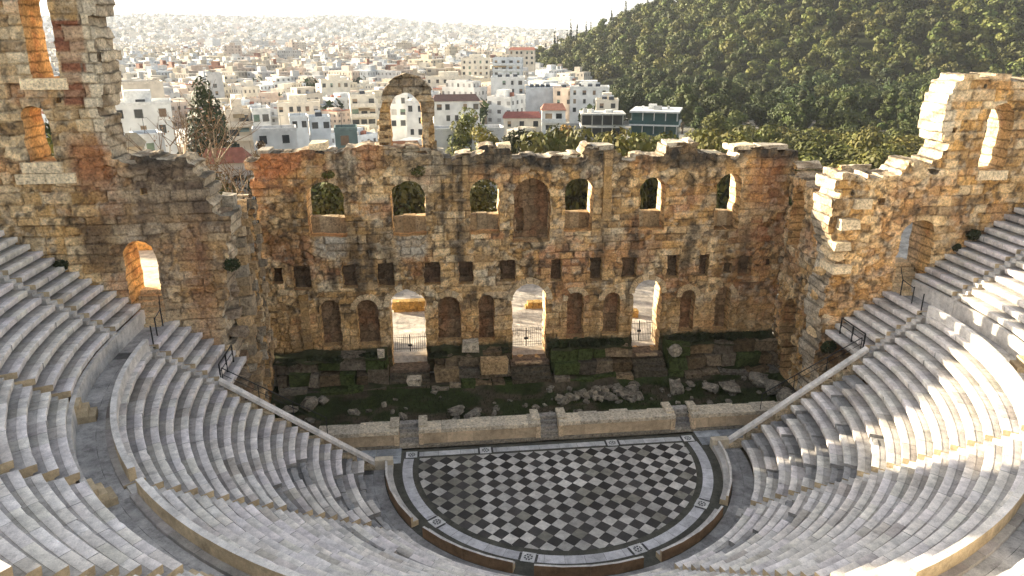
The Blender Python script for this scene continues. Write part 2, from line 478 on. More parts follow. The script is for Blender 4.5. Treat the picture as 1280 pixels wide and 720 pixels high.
def style_gen(cream=.35, rust=.5, grey=.4, warm=0.0, topdark=None, extra=None, streak=.5, ashlar=None, sunjamb=.55):
    def color(u, v, r1, r2, r3, joint, er, s):
        c = mix(TAN * np.ones(u.shape + (3,)), OCHRE * (1 + warm * .5) + np.zeros(u.shape + (3,)), sstep(.35, .65, fbm(u * .3, v * .3, s + 51, 3)) * .7 + warm)
        c = mix(c, CREAM, (r1 > 1 - cream) * (.3 + .45 * r2))
        c = mix(c, GREY, (r2 > .75) * .3)
        c = mix(c, GREY, sstep(.5, .66, fbm(u * .35 + 9, v * .35, s + 52, 4)) * grey * (.5 + r1))
        rz = sstep(.52, .68, fbm(u * .33 + 40, v * .42, s + 53, 4))
        c = mix(c, RUST, rz * rust * (.45 + .75 * r2))
        c = mix(c, BROWN, (r3 < .12) * .45)
        c = c * (.8 + .38 * r1)[..., None]
        c = c * np.array([1.11, 1.08, 1.0])
        st = sstep(.54, .72, fbm(u * 1.1, v * .13, s + 54, 4)) * sstep(.4, .62, fbm(u * .3, v * .3, s + 55, 3))
        c = mix(c, DARK, st * streak * 1.25)
        dk = sstep(.5, .68, fbm(u * .55 + 70, v * .4, s + 59, 5))
        c = mix(c, c * np.array([.42, .38, .33]), dk * .6)
        pit = sstep(.55, .68, fbm(u * 2.6, v * 2.6, s + 56, 4))
        c = mix(c, DARK * 1.4, pit * .72)
        pl = sstep(.6, .75, fbm(u * 2.1 + 5, v * 2.1, s + 57, 4))
        c = mix(c, PALE, pl * .4)
        if topdark is not None: c = mix(c, np.array([.055, .052, .046]), topdark(u, v) * (.2 + 1.2 * fbm(u * 1.5, v * 1.0, s + 58, 4)))
        if extra is not None: c = extra(u, v, c, r1, r2, joint, s)
        return c
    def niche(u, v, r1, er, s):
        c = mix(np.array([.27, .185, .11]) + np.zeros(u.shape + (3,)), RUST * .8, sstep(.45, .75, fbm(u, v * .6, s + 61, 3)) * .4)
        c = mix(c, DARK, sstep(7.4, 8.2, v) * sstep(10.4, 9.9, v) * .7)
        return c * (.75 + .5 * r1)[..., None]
    def reveal(u, v, d, s):
        c = mix(TAN + np.zeros(u.shape + (3,)), OCHRE * 1.05, fbm(u * .7 + d, v * .7, s + 62, 3) * 1.1)
        c = mix(c, RUST, sstep(.55, .75, fbm(u * .9 + d * 2, v * .9, s + 63, 3)) * .55)
        bl = h2(np.floor(d / .8 + v * 0), np.floor(v / .6), s)
        c = mix(c, PALE, sstep(.8, 1.7, d + 0 * u) * sunjamb)  # deeper part of the jambs painted pale, standing in for sun on them
        rj = np.abs((v / .62) % 1 - .5) > .42
        return c * ((.7 + .5 * bl) * (1 - .6 * rj))[..., None]
    return dict(color=color, niche=niche, reveal=reveal, ashlar=ashlar)

# ---- the stage wall
sw = empty('stage_wall', (0, 14.9, -.4), 'tall ruined stone stage wall across the back, with arched windows, niches and three gated doors', 'ruin wall')
TOP = [(-20.94, 17.83), (-20.1, 18.58), (-19.16, 18.8), (-18.86, 18.32), (-16.57, 18.69), (-11.63, 18.9), (-7.19, 18.44), (-6.53, 18.37), (-6.3, 17.94),
       (-2.64, 18.65), (-1.66, 18.63), (-1.42, 17.96), (1.17, 17.96), (4.05, 17.78), (4.47, 18.45), (6.48, 18.41), (6.7, 17.79), (10.65, 17.71),
       (10.66, 18.57), (12.91, 18.53), (13.1, 17.78), (16.1, 17.72), (16.1, 18.28), (20.9, 18.19)]
outl = [(21.3, -.6), (-21.0, -.6)] + TOP + [(21.3, 18.0)]
WIN = [(-17.02, 12.16, -14.32, 16.48), (-10.73, 12.02, -8.18, 16.33), (-4.69, 12.02, -2.45, 16.28), (-1.31, 11.25, 1.52, 16.28),
       (2.73, 11.97, 4.9, 16.26), (8.77, 11.91, 10.73, 16.19), (14.99, 11.78, 16.9, 16.3)]
SQ = [(-20.22, 8.53, -19.42, 9.8), (-18.7, 7.94, -17.29, 9.86), (-14.88, 7.98, -13.76, 9.91), (-12.14, 7.87, -10.89, 9.95), (-8.49, 7.93, -7.21, 9.81),
      (-5.75, 7.88, -4.62, 9.78), (-2.47, 7.96, -1.17, 9.79), (1.63, 7.86, 2.58, 9.72), (4.86, 7.8, 5.92, 9.74), (7.52, 7.84, 8.76, 9.64),
      (11.28, 7.83, 12.3, 9.72), (14.0, 7.79, 14.86, 9.69), (17.37, 7.73, 18.49, 9.5), (16.15, 8.0, 16.8, 8.95), (19.7, 8.5, 20.2, 9.1)]
LOW = [(-16.83, 3.0, -15.27, 6.99), (-14.0, 2.92, -12.26, 7.0), (-11.4, .9, -8.55, 7.66), (-7.59, 2.96, -5.68, 7.0), (-4.24, 2.87, -2.93, 6.95),
       (-1.5, 1.06, 1.35, 7.8), (3.03, 2.8, 4.49, 6.92), (6.1, 2.87, 7.5, 6.8), (8.6, 1.3, 11.0, 7.77), (12.62, 2.92, 13.88, 6.75), (15.68, 2.85, 16.97, 6.9)]
ops = []
for k, (a, b, c, d) in enumerate(WIN):
    ops.append((arch_sdf((a + c) / 2, (c - a) / 2 + .05, b, d), 1.5 if k == 3 else None))
for k, (a, b, c, d) in enumerate(SQ):
    ops.append((arch_sdf((a + c) / 2, (c - a) / 2, b, d, flat=True), .75 if k not in (13, 14) else .4))
for k, (a, b, c, d) in enumerate(LOW):
    door = k in (2, 5, 8)
    ops.append((arch_sdf((a + c) / 2, (c - a) / 2, b, d, imp=.12 if door else 0), None if door else .95))
ops.append((arch_sdf(-.75, .36, 11.7, 13.7, flat=True), 2.05))
def sw_extra(u, v, c, r1, r2, joint, s):
    # rusty field upper left, yellow lower right, grey rubble under the windows, dark run-off under each sill
    c = mix(c, RUST * 1.15, sstep(15.2, 17.2, v) * sstep(-10, -14, u) * sstep(.3, .6, fbm(u * .5, v * .6, s + 80, 4)) * .75)
    c = mix(c, RUST, sstep(2.6, 1.2, np.abs(v - 15.4)) * sstep(2.2, .8, np.abs(u - 19.0)) * .5 + sstep(1.5, .5, np.abs(v - 11.6)) * sstep(2.6, 1, np.abs(u - 18.5)) * .7 * r2)
    for wx, wz in ((-15.6, 11.4), (-9.4, 11.2)):
        c = mix(c, GREY * 1.15, sstep(1.5, .9, np.abs(u - wx)) * sstep(1.2, .6, np.abs(v - wz)) * .7 * (.5 + r1))
    for wx in (-12.6, -13.9, -5.6, 5.6, 8.3, 13.0, 17.6, -11.3):
        c = mix(c, DARK * 1.2, sstep(.75, .15, np.abs(u - wx + (fbm(v * .7, v * 0 + wx, s, 2) - .5) * .9)) * sstep(7.5, 9, v) * sstep(14, 10.5, v) * (.35 + .6 * fbm(u * 2, v * .5, s + 81, 3)))
    c = mix(c, OCHRE * 1.12, sstep(6.5, 4.5, v) * .45)
    c = mix(c, np.array([.035, .04, .022]), sstep(3.1, 2.5, v + (fbm(u * .8, v, s + 82, 3) - .5) * 1.0) * .88)
    return c
st = style_gen(.38, .55, .5, 0.05, topdark=lambda u, v: sstep(16.5, 17.6, v + (fbm(u * .4, v * .2, 5, 3) - .5) * 2.4) * (sstep(-9, -5, u) * .75 + .25), extra=sw_extra, streak=.6)
masonry('masonry', sw, -21.3, 21.6, -.6, 19.4, .1, outl, ops, 2.3, ((0, 13.7, 0), (1, 0, 0), (0, -1, 0)), 101, st, rag=.3, rubble_t=.5)
# low parapets closing the foot of each window, at the outer face
for k, (a, b, c, d) in enumerate(WIN):
    if k == 3: continue
    w = MB(); top = b + 1.3
    x = a - .12
    while x < c + .1:
        e = min(x + random.uniform(.6, 1.0), c + .12)
        if c + .12 - e < .3: e = c + .12
        w.box(x + .012, e - .012, 15.0, 15.85, b - .05, top - random.random() * .12, mix(CREAM[None] * .6, TAN * .62, np.array([random.random()]))[0] * random.uniform(.75, 1.1), jit=.05); x = e
    w.build('window_parapet', 'masonry', sw)
# coping stones lying on the wall head are fixed to it
for (x, z, w_, h_, c_) in ((-15.9, 18.75, 1.25, .5, CREAM * 1.15), (-19.8, 18.4, .8, .5, GREY), (-2.0, 18.45, 1.1, .45, CREAM), (5.4, 18.3, 2.0, .4, GREY), (11.3, 18.4, 1.3, .45, PALE),
                       (12.6, 18.35, .5, .6, PALE), (17.0, 18.15, 1.5, .35, CREAM), (19.4, 18.05, 2.2, .4, GREY), (-6.9, 18.3, .7, .3, GREY), (14.5, 17.6, 1.2, .35, CREAM), (2.6, 17.75, 2.0, .22, PALE)):
    m = MB()
    m.box(x - w_ / 2, x + w_ / 2, 13.9, 15.4, z, z + h_, c_, jit=.16)
    m.build('coping_stone', 'masonry', sw)
# pilaster strips and string course remains between the bays
for x, z0, z1 in ((-18.0, 3, 7.6), (6.0, 13.0, 18.3)):
    m = MB(); z = z0
    while z < z1:
        hh = random.uniform(.5, .75); m.box(x - .32, x + .32, 13.45, 13.85, z, min(z + hh - .02, z1), mix(TAN[None], OCHRE, np.array([random.random()]))[0] * random.uniform(.55, .85), jit=.1); z += hh
    m.build('pilaster', 'masonry', sw)
# arch left standing alone on the wall head
oa = [(-7.2, 18.2), (-7.2, 21.3), (-7.42, 23.0), (-8.15, 23.8), (-9.19, 24.05), (-9.95, 23.85), (-10.8, 23.2), (-11.2, 21.9), (-11.35, 18.2)]
st_arch = style_gen(.55, .2, .8, 0.0, topdark=lambda u, v: sstep(22.2, 23.6, v) * .8, streak=.3)
masonry('crowning_arch', sw, -11.8, -6.8, 18.0, 24.6, .08, oa, [(arch_sdf(-9.32, 1.16, 18.55, 22.75), None)], .95, ((0, 14.1, 0), (1, 0, 0), (0, -1, 0)), 303, st_arch, rag=.1, rubble_t=.42, relief=1.25)
for z in (19.2, 19.75, 20.5):
    m = MB(); m.box(-11.45, -10.5, 13.95, 15.2, z, z + .3, TAN * random.uniform(.8, 1.2), jit=.1); m.build('brick_course', 'masonry', sw)

# ---- side walls
def tower_extra(sgn):
    def f(u, v, c, r1, r2, joint, s):
        x = u * sgn
        # brick core and dressed quoins in the tall part
        core = sstep(27.0, 27.1, x + (r2 - .5) * .7) * sstep(28.5, 28.4, x + (r1 - .5) * .5) * sstep(22.9, 23.1, v) * sstep(27.7, 27.6, v)
        if sgn < 0:
            thin = (np.abs((v / .11) % 1 - .5) < .16)
            c = mix(c, BRICK * (1.0 + .6 * fbm(u * 6, v * 9, s, 2))[..., None], core * .92)
            c = mix(c, CREAM * .8, core * thin * .22)
        q = sstep(27.2, 27.1, x + (r2 - .5) * .7) * sstep(20, 20.6, v)
        c = mix(c, PALE * (.85 + .3 * r1)[..., None] * (1 - .5 * joint)[..., None], q * .9)
        c = mix(c, CREAM * 1.02, (sstep(20.2, 20.4, v) + sstep(17.2, 17.5, v) * sstep(19.2, 18.9, v)) * .35 * (r1 > .4))
        if sgn < 0:
            c = mix(c, np.array([.33, .22, .14]), sstep(27.5, 26.5, x) * .35 * sstep(20, 19, v))
            c = mix(c, RUST * .9, sstep(2.4, .6, np.abs(v - 19.6)) * sstep(1.6, .5, np.abs(x - 27.9)) * .8)
            c = mix(c, BROWN * .8, sstep(2.6, 1.0, np.abs(v - 14.4)) * sstep(1.8, .4, np.abs(x - 28.2)) * .8)
            c = mix(c, CREAM * .85, sstep(11, 9, v) * sstep(26, 24.5, x) * .45)
            c = mix(c, RUST * .9, sstep(1.2, .3, np.abs(x - 22.6)) * sstep(17, 14, v) * .35)
        return c
    return f
lw = empty('side_wall', (-27, 5.7, -.5), 'tall side wall on the left with two arched windows, a lit doorway and a blackened broken shoulder', 'ruin wall')
outL = [(-20.9, -.6), (-21.3, 4.0), (-21.4, 7.5), (-21.3, 9.5), (-21.0, 12.0), (-20.6, 13.6), (-20.3, 14.6), (-20.2, 16.1), (-20.6, 16.35), (-21.0, 16.4),
        (-20.95, 16.9), (-21.4, 17.15), (-21.36, 17.75), (-21.7, 17.85), (-21.56, 19.0), (-22.47, 19.3), (-22.48, 19.7), (-25.9, 19.66), (-26.75, 19.9), (-26.6, 22.1), (-26.45, 24), (-26.35, 25.3),
        (-26.2, 27.0), (-26.1, 29), (-26.4, 30.8), (-30, 31), (-34, 30.2), (-38.3, 29.6), (-38.8, 24), (-40.2, 20.5), (-40.5, -.6)]
opL = [(arch_sdf(-29.3, .78, 24.5, 29.3), None), (arch_sdf(-30.5, .72, 19.7, 23.0), None), (arch_sdf(-26.0, .98, 8.6, 14.7), None),
       (arch_sdf(-33.6, .8, 24.6, 29.2), None), (arch_sdf(-34.2, .75, 19.7, 23.0), None), (arch_sdf(-28.95, .2, 23.1, 23.5, flat=True), .5), (arch_sdf(-25.1, .2, 17.6, 18.0, flat=True), .5)]
stL = style_gen(.42, .45, .45, 0.0, topdark=lambda u, v: sstep(14.5, 18.2, v + (fbm(u * .5, v * .3, 6, 3) - .5) * 3) * sstep(-25.9, -25.4, u) * 1.15, extra=tower_extra(-1), streak=.55, sunjamb=.1,
                ashlar=lambda u, v: (v > 20) | ((v < 10.5) & (u > -25.2)))
masonry('masonry', lw, -40.8, -19.0, -.6, 31.2, .1, outL, opL, 2.5, ((0, 4.5, 0), (1, 0, 0), (0, -1, 0)), 211, stL, rag=.3, rubble_t=.47)
rw = empty('side_wall', (27, 5.7, -.5), 'golden side wall on the right with one arched window, a dark doorway and a sunlit broken end', 'ruin wall')
outR = [(20.2, -.6), (20.0, 8.8), (20.4, 12.3), (19.6, 14.0), (19.7, 18.1), (21.5, 18.0), (21.9, 17.3), (24.1, 17.4), (24.7, 18.5), (26.4, 18.0), (26.75, 19.5), (26.6, 21.8), (26.75, 23.2), (26.9, 23.7), (27.4, 23.9),
        (28.9, 23.8), (29.0, 23.4), (29.2, 23.95), (32.5, 23.85), (36, 23.2), (38.7, 21.9), (40.2, 18.5), (40.5, -.6)]
opR = [(arch_sdf(30.6, .98, 17.85, 22.3), None), (arch_sdf(26.15, 1.2, 8.6, 14.5), None), (arch_sdf(34.6, .95, 17.9, 22.2), None), (arch_sdf(27.35, .16, 20.4, 20.8, flat=True), .6), (arch_sdf(23.0, .25, 15.6, 16.1, flat=True), .5)]
stR = style_gen(.45, .35, .25, 0.42, extra=tower_extra(1), streak=.25, ashlar=lambda u, v: (v > 12.5) & (u > 26))
masonry('masonry', rw, 19.3, 40.8, -.6, 24.4, .1, outR, opR, 2.5, ((0, 4.5, 0), (1, 0, 0), (0, -1, 0)), 223, stR, rag=.34, rubble_t=.46)
for par, xs in ((lw, [(-30.6, 19.1, 2.3, .62), (-29.5, 23.9, 2.6, .62), (-30.5, 18.45, 3.4, .6)]), (rw, [(30.7, 17.2, 2.2, .62)])):
    for x, z, w_, h_ in xs:
        m = MB(); n = 2
        for i in range(n):
            m.box(x - w_ / 2 + i * w_ / n + .01, x - w_ / 2 + (i + 1) * w_ / n - .01, 4.36, 4.9, z, z + h_, CREAM * random.uniform(1.0, 1.25), jit=.03)
        m.build('window_sill', 'masonry', par)

# return walls that flank the stage
stRet = style_gen(.4, .4, .5, .1, topdark=lambda u, v: sstep(14, 16.5, v) * .8 + sstep(.62, .75, fbm(u * .9, v * .35, 77, 3)) * .9, streak=.7)
rl = empty('return_wall', (-22, 10, -.5), 'jagged dark return wall joining the left side wall to the stage wall', 'ruin wall')
outl2 = [(6.75, -.6), (6.75, 16.3), (8, 16.4), (9, 15.5), (11, 16.0), (13.6, 15.5), (13.75, -.6)]
masonry('masonry', rl, 6.4, 14.1, -.6, 17.4, .12, outl2, [(arch_sdf(8.6, .7, 3.0, 8.4), 1.1), (arch_sdf(8.4, .75, 10.4, 13.6), 1.2), (arch_sdf(11.0, .9, -.3, 6.4), 1.3), (arch_sdf(11.8, .75, 10.8, 14.9), 1.2)], 2.0,
        ((-20.75, 0, 0), (0, 1, 0), (1, 0, 0)), 317, stRet, rag=.4, relief=1.7, rubble_t=.4)
rr = empty('return_wall', (22, 10, -.5), 'stepped golden return wall joining the right side wall to the stage wall, with a tall dark arch', 'ruin wall')
outr2 = [(6.75, -.6), (6.75, 17.7), (7.7, 17.3), (8.2, 15.2), (9.2, 15.9), (10.9, 15.6), (12.3, 16.5), (13.6, 17.2), (13.75, -.6)]
stRR = style_gen(.45, .4, .3, .3, streak=.5)
masonry('masonry', rr, 6.4, 14.1, -.6, 18.4, .1, outr2, [(arch_sdf(11.0, .95, -.3, 6.6), 1.5), (arch_sdf(8.2, .55, 1.8, 6.3), .9), (arch_sdf(11.8, .95, 10.6, 15.2), None)], 2.2,
        ((20.9, 0, 0), (0, 1, 0), (-1, 0, 0)), 331, stRR, rag=.4, relief=1.6, rubble_t=.4)
# stepped broken masonry on the right corner, still bonded to the wall
for par, sx, zs, cs in ((rw, 1, (17.2, 16.2, 14.6, 13.2, 12.2, 10.6, 8.7, 7.2, 5.8, 4.0, 2.4, .8), (OCHRE * 1.1, CREAM)), (lw, -1, (16.0, 14.6, 12.8, 11.0, 9.2, 7.8, 6.0, 4.6, 3.4, 1.6, .4), (GREY * .8, BROWN))):
    for k, z in enumerate(zs):
        g = np.random.default_rng(k * 3 + (90 if sx > 0 else 40)); m = MB()
        rock(m, (sx * (20.45 if sx > 0 else 21.15), 4.9 + g.random() * 1.4, z), (g.uniform(.5, .8), g.uniform(.5, .9), g.uniform(.32, .5)), k + (700 if sx > 0 else 740), mix(cs[0][None], cs[1], np.array([g.random()]))[0])
        m.build('projecting_stone', 'masonry', par)
# broken piers standing on the left return wall, and ledges on the right corner
for (y0, y1, x1, zt) in ((6.5, 7.5, -19.9, 16.6), (9.5, 10.1, -20.2, 15.4), (12.7, 13.3, -20.3, 14.9)):
    m = MB(); z = -.5
    while z < zt:
        hh = random.uniform(.5, .8)
        m.box(-21.2, x1 - random.random() * .5, y0 + random.random() * .3, y1 - random.random() * .3, z, z + hh - .02, mix(TAN[None], GREY * .9, np.array([random.random()]))[0] * random.uniform(.6, 1.1), jit=.18); z += hh
    m.build('broken_pier', 'masonry', rl)
for (x0, x1, z0, z1) in ((20.0, 21.4, 14.1, 14.8), (20.9, 22.1, 15.5, 16.1), (19.9, 21.0, 12.6, 13.2), (20.0, 21.3, 10.9, 11.5)):
    m = MB(); m.box(x0, x1, 4.0, 6.0, z0, z1, CREAM * random.uniform(.85, 1.05), jit=.14); m.build('ledge_stone', 'masonry', rw)
# wedge stones ringing the lower arches
for k, (a, b, c, d) in enumerate(LOW):
    if k in (0, 4): continue
    hw = (c - a) / 2; cx = (a + c) / 2; sp = d - hw; n = max(7, int(hw * 7)); g = np.random.default_rng(k + 77); m = MB()
    for i in range(n):
        t0 = PI * i / n + .02; t1 = PI * (i + 1) / n - .02; ro = hw + .34 + g.random() * .12; ri = hw - .02
        if g.random() < .12: continue
        tt = np.linspace(t0, t1, 3); V = [[cx + r * math.cos(t), y, sp + r * math.sin(t)] for y in (13.52 + g.random() * .05, 13.9) for r in (ri, ro) for t in tt]
        m.add(V, [[0, 1, 4, 3], [1, 2, 5, 4], [6, 9, 10, 7], [7, 10, 11, 8], [0, 6, 7, 1], [1, 7, 8, 2], [3, 4, 10, 9], [4, 5, 11, 10], [0, 3, 9, 6], [2, 8, 11, 5]], mix(TAN[None], CREAM, np.array([g.random()]))[0] * g.uniform(.75, 1.05))
    m.build('arch_ring', 'masonry', sw)
# steps inside the two doorways
for sx, lab in ((-1, 'worn steps climbing into the bright left doorway'), (1, 'worn steps climbing into the dark right doorway')):
    m = MB(); cx = 26.05 * sx
    for k in range(7):
        m.box(cx - 1.15, cx + 1.15, 4.0 + k * .36, 7.4, 9.0 + k * .27, 9.27 + k * .27 - .004, mix(TAN[None], CREAM, np.array([.6]))[0] * (.8 if k % 2 else 1), jit=.02)
    o = m.build('stone_steps', 'masonry', None); tag(o, lab, 'steps', 'doorway steps')

# ------------------------------------------------------------------ seating
MARBLE = np.array([.62, .595, .56]); OLD = np.array([.29, .285, .28]); WARM = np.array([.50, .40, .26])
R_ = .462; T_ = .648
LOW0, LOWZ, NLOW = 12.53, .98, 19
UP0, UPZ, NUP = 26.45, 10.55, 16

def bench(name, parent, r0, zt, a0, a1, seed, wear=0.0, straight=None, riser=R_, back=(.6, .78)):
    """one row of seat blocks, each block with its own tint and a little settling"""
    g = np.random.default_rng(seed)
    prof = np.array([[.22, -riser - .06], [.21, -riser + .11], [.025, -riser + .15], [0, -.016], [.016, 0], [.36, -.004], [.372, -.022], [T_ + .23, -.024], [T_ + .23, -riser - .06]])
    length = (a1 - a0) * r0 if straight is None else straight[2] - straight[1]
    Vs = []; Fs = []; Cs = []; n0 = 0; s = 0.0
    k = len(prof)
    sd = max(g.random() * .15, 0)
    old_run = 0
    while s < length - .05:
        bl = g.uniform(.8, 1.75)
        if length - s - bl < .5: bl = length - s
        t0 = s + .007; t1 = s + bl - .007; s += bl
        p = prof.copy()
        dz = (g.random() - .5) * .016; dr = (g.random() - .5) * .02
        if old_run > 0: old_run -= 1
        elif g.random() < wear * .45: old_run = int(g.integers(1, 4))
        broken = old_run > 0 or g.random() < wear * .2
        tint = MARBLE * g.uniform(.88, 1.06) * np.array([1, g.uniform(.97, 1.0), g.uniform(.94, 1.03)])
        if g.random() < .08: tint = tint * np.array([.74, .72, .70])
        if broken:
            tint = OLD * g.uniform(1.05, 1.5); dz -= g.uniform(.05, .22); dr += g.uniform(0, .08)
        p[:, 0] += dr; p[2:8, 1] += dz; p[1, 1] += dz
        nseg = 4
        tt = np.linspace(t0, t1, nseg)
        bk_ = g.uniform(*back)
        cols = np.vstack([tint * .3, tint * .4, tint * .9, tint * 1.22, tint * 1.26, tint * .98, tint * bk_, tint * bk_ * .92, OLD])  # dark riser foot paints in the shade line under each row
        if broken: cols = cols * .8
        ring = []
        for i, t in enumerate(tt):
            q = p.copy()
            if broken:
                q[2:7, 1] -= g.random(5) * .1; q[2:5, 0] += g.random(3) * .07
            else:
                q[2:5, 0] += (g.random() < .12) * g.random() * .05
            if straight is None:
                a = a0 + t / r0
                P = np.c_[q[:, 0] * 0 + (r0 + q[:, 0]) * math.cos(a), (r0 + q[:, 0]) * math.sin(a), zt + q[:, 1]]
            else:
                P = np.c_[straight[0] * (r0 + q[:, 0]), np.full(k, straight[1] + t), zt + q[:, 1]]
            ring.append(P)
        V = np.vstack(ring); F = []
        for i in range(nseg - 1):
            for j in range(k):
                jj = (j + 1) % k
                F.append([i * k + j, i * k + jj, (i + 1) * k + jj, (i + 1) * k + j])
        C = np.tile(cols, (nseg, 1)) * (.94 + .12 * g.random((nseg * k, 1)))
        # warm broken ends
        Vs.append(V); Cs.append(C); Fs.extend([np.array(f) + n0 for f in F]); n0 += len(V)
        for e, rg, rev in ((0, ring[0], False), (1, ring[-1], True)):
            cap = np.arange(k)
            end = (s - bl < .01 and e == 0) or (s > length - .05 and e == 1)
            Vs.append(rg.copy()); Cs.append(np.tile((WARM if end else OLD) * g.uniform(.8, 1.1), (k, 1)))
            Fs.append((cap[::-1] if rev else cap) + n0); n0 += k
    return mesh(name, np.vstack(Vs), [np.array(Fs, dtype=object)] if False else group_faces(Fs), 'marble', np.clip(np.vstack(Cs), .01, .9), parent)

def group_faces(Fs):
    d = {}
    for f in Fs: d.setdefault(len(f), []).append(f)
    return [np.array(v) for v in d.values()]

# lower tier: five wedges between six stairs
HALF = .40
low_ang = [-180, -144, -108, -72, -36, 0]
low_lab = ['lower wedge of grey marble benches at far left, beside the left sloping coping',
           'lower wedge of marble benches in the near left, under the long curved parapet',
           'lower wedge of marble benches nearest the viewer, straight below the orchestra',
           'lower wedge of marble benches in the near right, in shade under the golden parapet',
           'lower wedge of benches at far right, half in bright sunlight, its lowest rows broken']
for w in range(5):
    A0, A1 = low_ang[w], low_ang[w + 1]
    am = D2R((A0 + A1) / 2)
    root = empty('seating_wedge', (18 * math.cos(am), 18 * math.sin(am), 0), low_lab[w], 'seating', 'lower seating wedges')
    for k in range(NLOW):
        r = LOW0 + k * T_; z = LOWZ + k * R_
        a0 = D2R(A0) + (HALF / r if w > 0 else 0.02); a1 = D2R(A1) - (HALF / r if w < 4 else 0.02)
        wear = 0.0
        if w in (0, 4): wear = max(0, .62 - k * .06)
        elif w in (1, 3): wear = max(0, .2 - k * .03)
        bench('bench', root, r, z, a0, a1, 1000 + w * 50 + k, wear, back=(.5, .66) if w < 2 else (.62, .8))
# the worn bottom step of the cavea
def stair(name, ang, r0, z0, n, hw, label, group, rise=R_ / 2, tread=T_ / 2, c=MARBLE, wid=None):
    m = MB(); a = D2R(ang); ca, sa = math.cos(a), math.sin(a)
    g = np.random.default_rng(int(ang * 3 + n + 5000))
    for k in range(n):
        r = r0 + k * tread
        z = z0 + (k + 1) * rise
        w2 = hw - .012
        P = np.array([[x, y] for x, y in ((r, -w2), (r + tread + .1, -w2), (r + tread + .1, w2), (r, w2))])
        P = np.c_[P[:, 0] * ca - P[:, 1] * sa, P[:, 0] * sa + P[:, 1] * ca]
        m.prism(P, z - rise - .35, z - .06, c * g.uniform(.7, 1.05))
    o = m.build(name, 'marble'); tag(o, label, 'stair', group); return o
for i, (A, lab) in enumerate(((-144, 'narrow marble stair climbing between the far left and near left lower wedges'), (-108, 'narrow marble stair left of the nearest lower wedge'),
                (-72, 'narrow marble stair right of the nearest lower wedge'), (-36, 'narrow marble stair between the near right and far right lower wedges, partly sunlit'))):
    stair('stairway', A, 11.9, .05, NLOW * 2 + 2, HALF, lab, 'stairs of the lower tier')

# upper tier
ups = list(range(-180, 1, 18))
def up_label(i):
    side = 'left' if i < 5 else 'right'
    d = i if i < 5 else 9 - i
    return ['upper wedge of marble benches against the %s side wall', 'upper wedge of marble benches second from the %s side wall', 'upper wedge of marble benches third from the %s side wall',
            'upper wedge of marble benches fourth from the %s side wall', 'upper wedge of marble benches in the middle, just %s of the axis'][d] % side
for w in range(10):
    A0, A1 = ups[w], ups[w + 1]; am = D2R((A0 + A1) / 2)
    root = empty('seating_wedge', (32 * math.cos(am), 32 * math.sin(am), 9), up_label(w), 'seating', 'upper seating wedges')
    for k in range(NUP):
        r = UP0 + k * T_; z = UPZ + k * R_
        a0 = D2R(A0) + (HALF / r if w > 0 else .012); a1 = D2R(A1) - (HALF / r if w < 9 else .012)
        bench('bench', root, r, z, a0, a1, 3000 + w * 50 + k, .03)
for i, A in enumerate(ups[1:-1]):
    side = 'left' if A < -90 else ('right' if A > -90 else 'middle')
    n_ = ['first', 'second', 'third', 'fourth'][i if A < -90 else (8 - i if A > -90 else 0)]
    lab = '%s narrow stair of the upper tier counted from the %s side wall' % (n_, side) if side != 'middle' else 'narrow stair in the middle of the upper tier'
    stair('stairway', A, UP0 - .1, 9.75, NUP * 2, HALF, lab, 'stairs of the upper tier', c=MARBLE * .95)
    m = MB(); a = D2R(A)   # three block steps up from the walkway
    for k in range(3):
        r = UP0 - .95 + k * .3; P = np.array([[r, -.5], [UP0 - .03, -.5], [UP0 - .03, .5], [r, .5]])
        P = np.c_[P[:, 0] * math.cos(a) - P[:, 1] * math.sin(a), P[:, 0] * math.sin(a) + P[:, 1] * math.cos(a)]
        m.prism(P, 9.1 + k * .33, 9.1 + (k + 1) * .33 - .01, WARM * random.uniform(.85, 1.1))
    o = m.build('block_steps', 'marble'); tag(o, 'ochre block steps below the ' + lab.replace('narrow ', '').replace(' counted', '').replace(' of the upper tier', ''), 'steps', 'ochre steps on the walkway')

def ring_wall(name, r_in, r_out, z0, z1, a0, a1, cin, cout, ctop, parent=None, seg=1.2, mat='marble', nz=1, seed=1):
    g = np.random.default_rng(seed); m = MB(); L = (a1 - a0) * r_out; n = max(2, int(L / seg))
    for i in range(n):
        b0 = a0 + (a1 - a0) * i / n + .004 / r_out; b1 = a0 + (a1 - a0) * (i + 1) / n - .004 / r_out
        t = g.uniform(.94, 1.06); dz = g.random() * .012
        q = 3
        th = np.linspace(b0, b1, q)
        pr = [(r_in, z0), (r_in, z1 + dz), (r_out, z1 + dz), (r_out, z0)]
        for j, c in ((0, cin), (1, ctop), (2, cout)):
            V = np.array([[pr[j + e][0] * math.cos(x), pr[j + e][0] * math.sin(x), pr[j + e][1]] for x in th for e in (0, 1)])
            F = [[2 * s, 2 * s + 1, 2 * s + 3, 2 * s + 2] for s in range(q - 1)]
            m.add(V, F, np.array(c) * t)
        for x, rev in ((b0, 0), (b1, 1)):
            V = np.array([[r * math.cos(x), r * math.sin(x), z] for r, z in pr]); m.add(V, [[0, 1, 2, 3][::-1] if rev else [0, 1, 2, 3]], WARM * .95)
    return m.build(name, mat, parent)

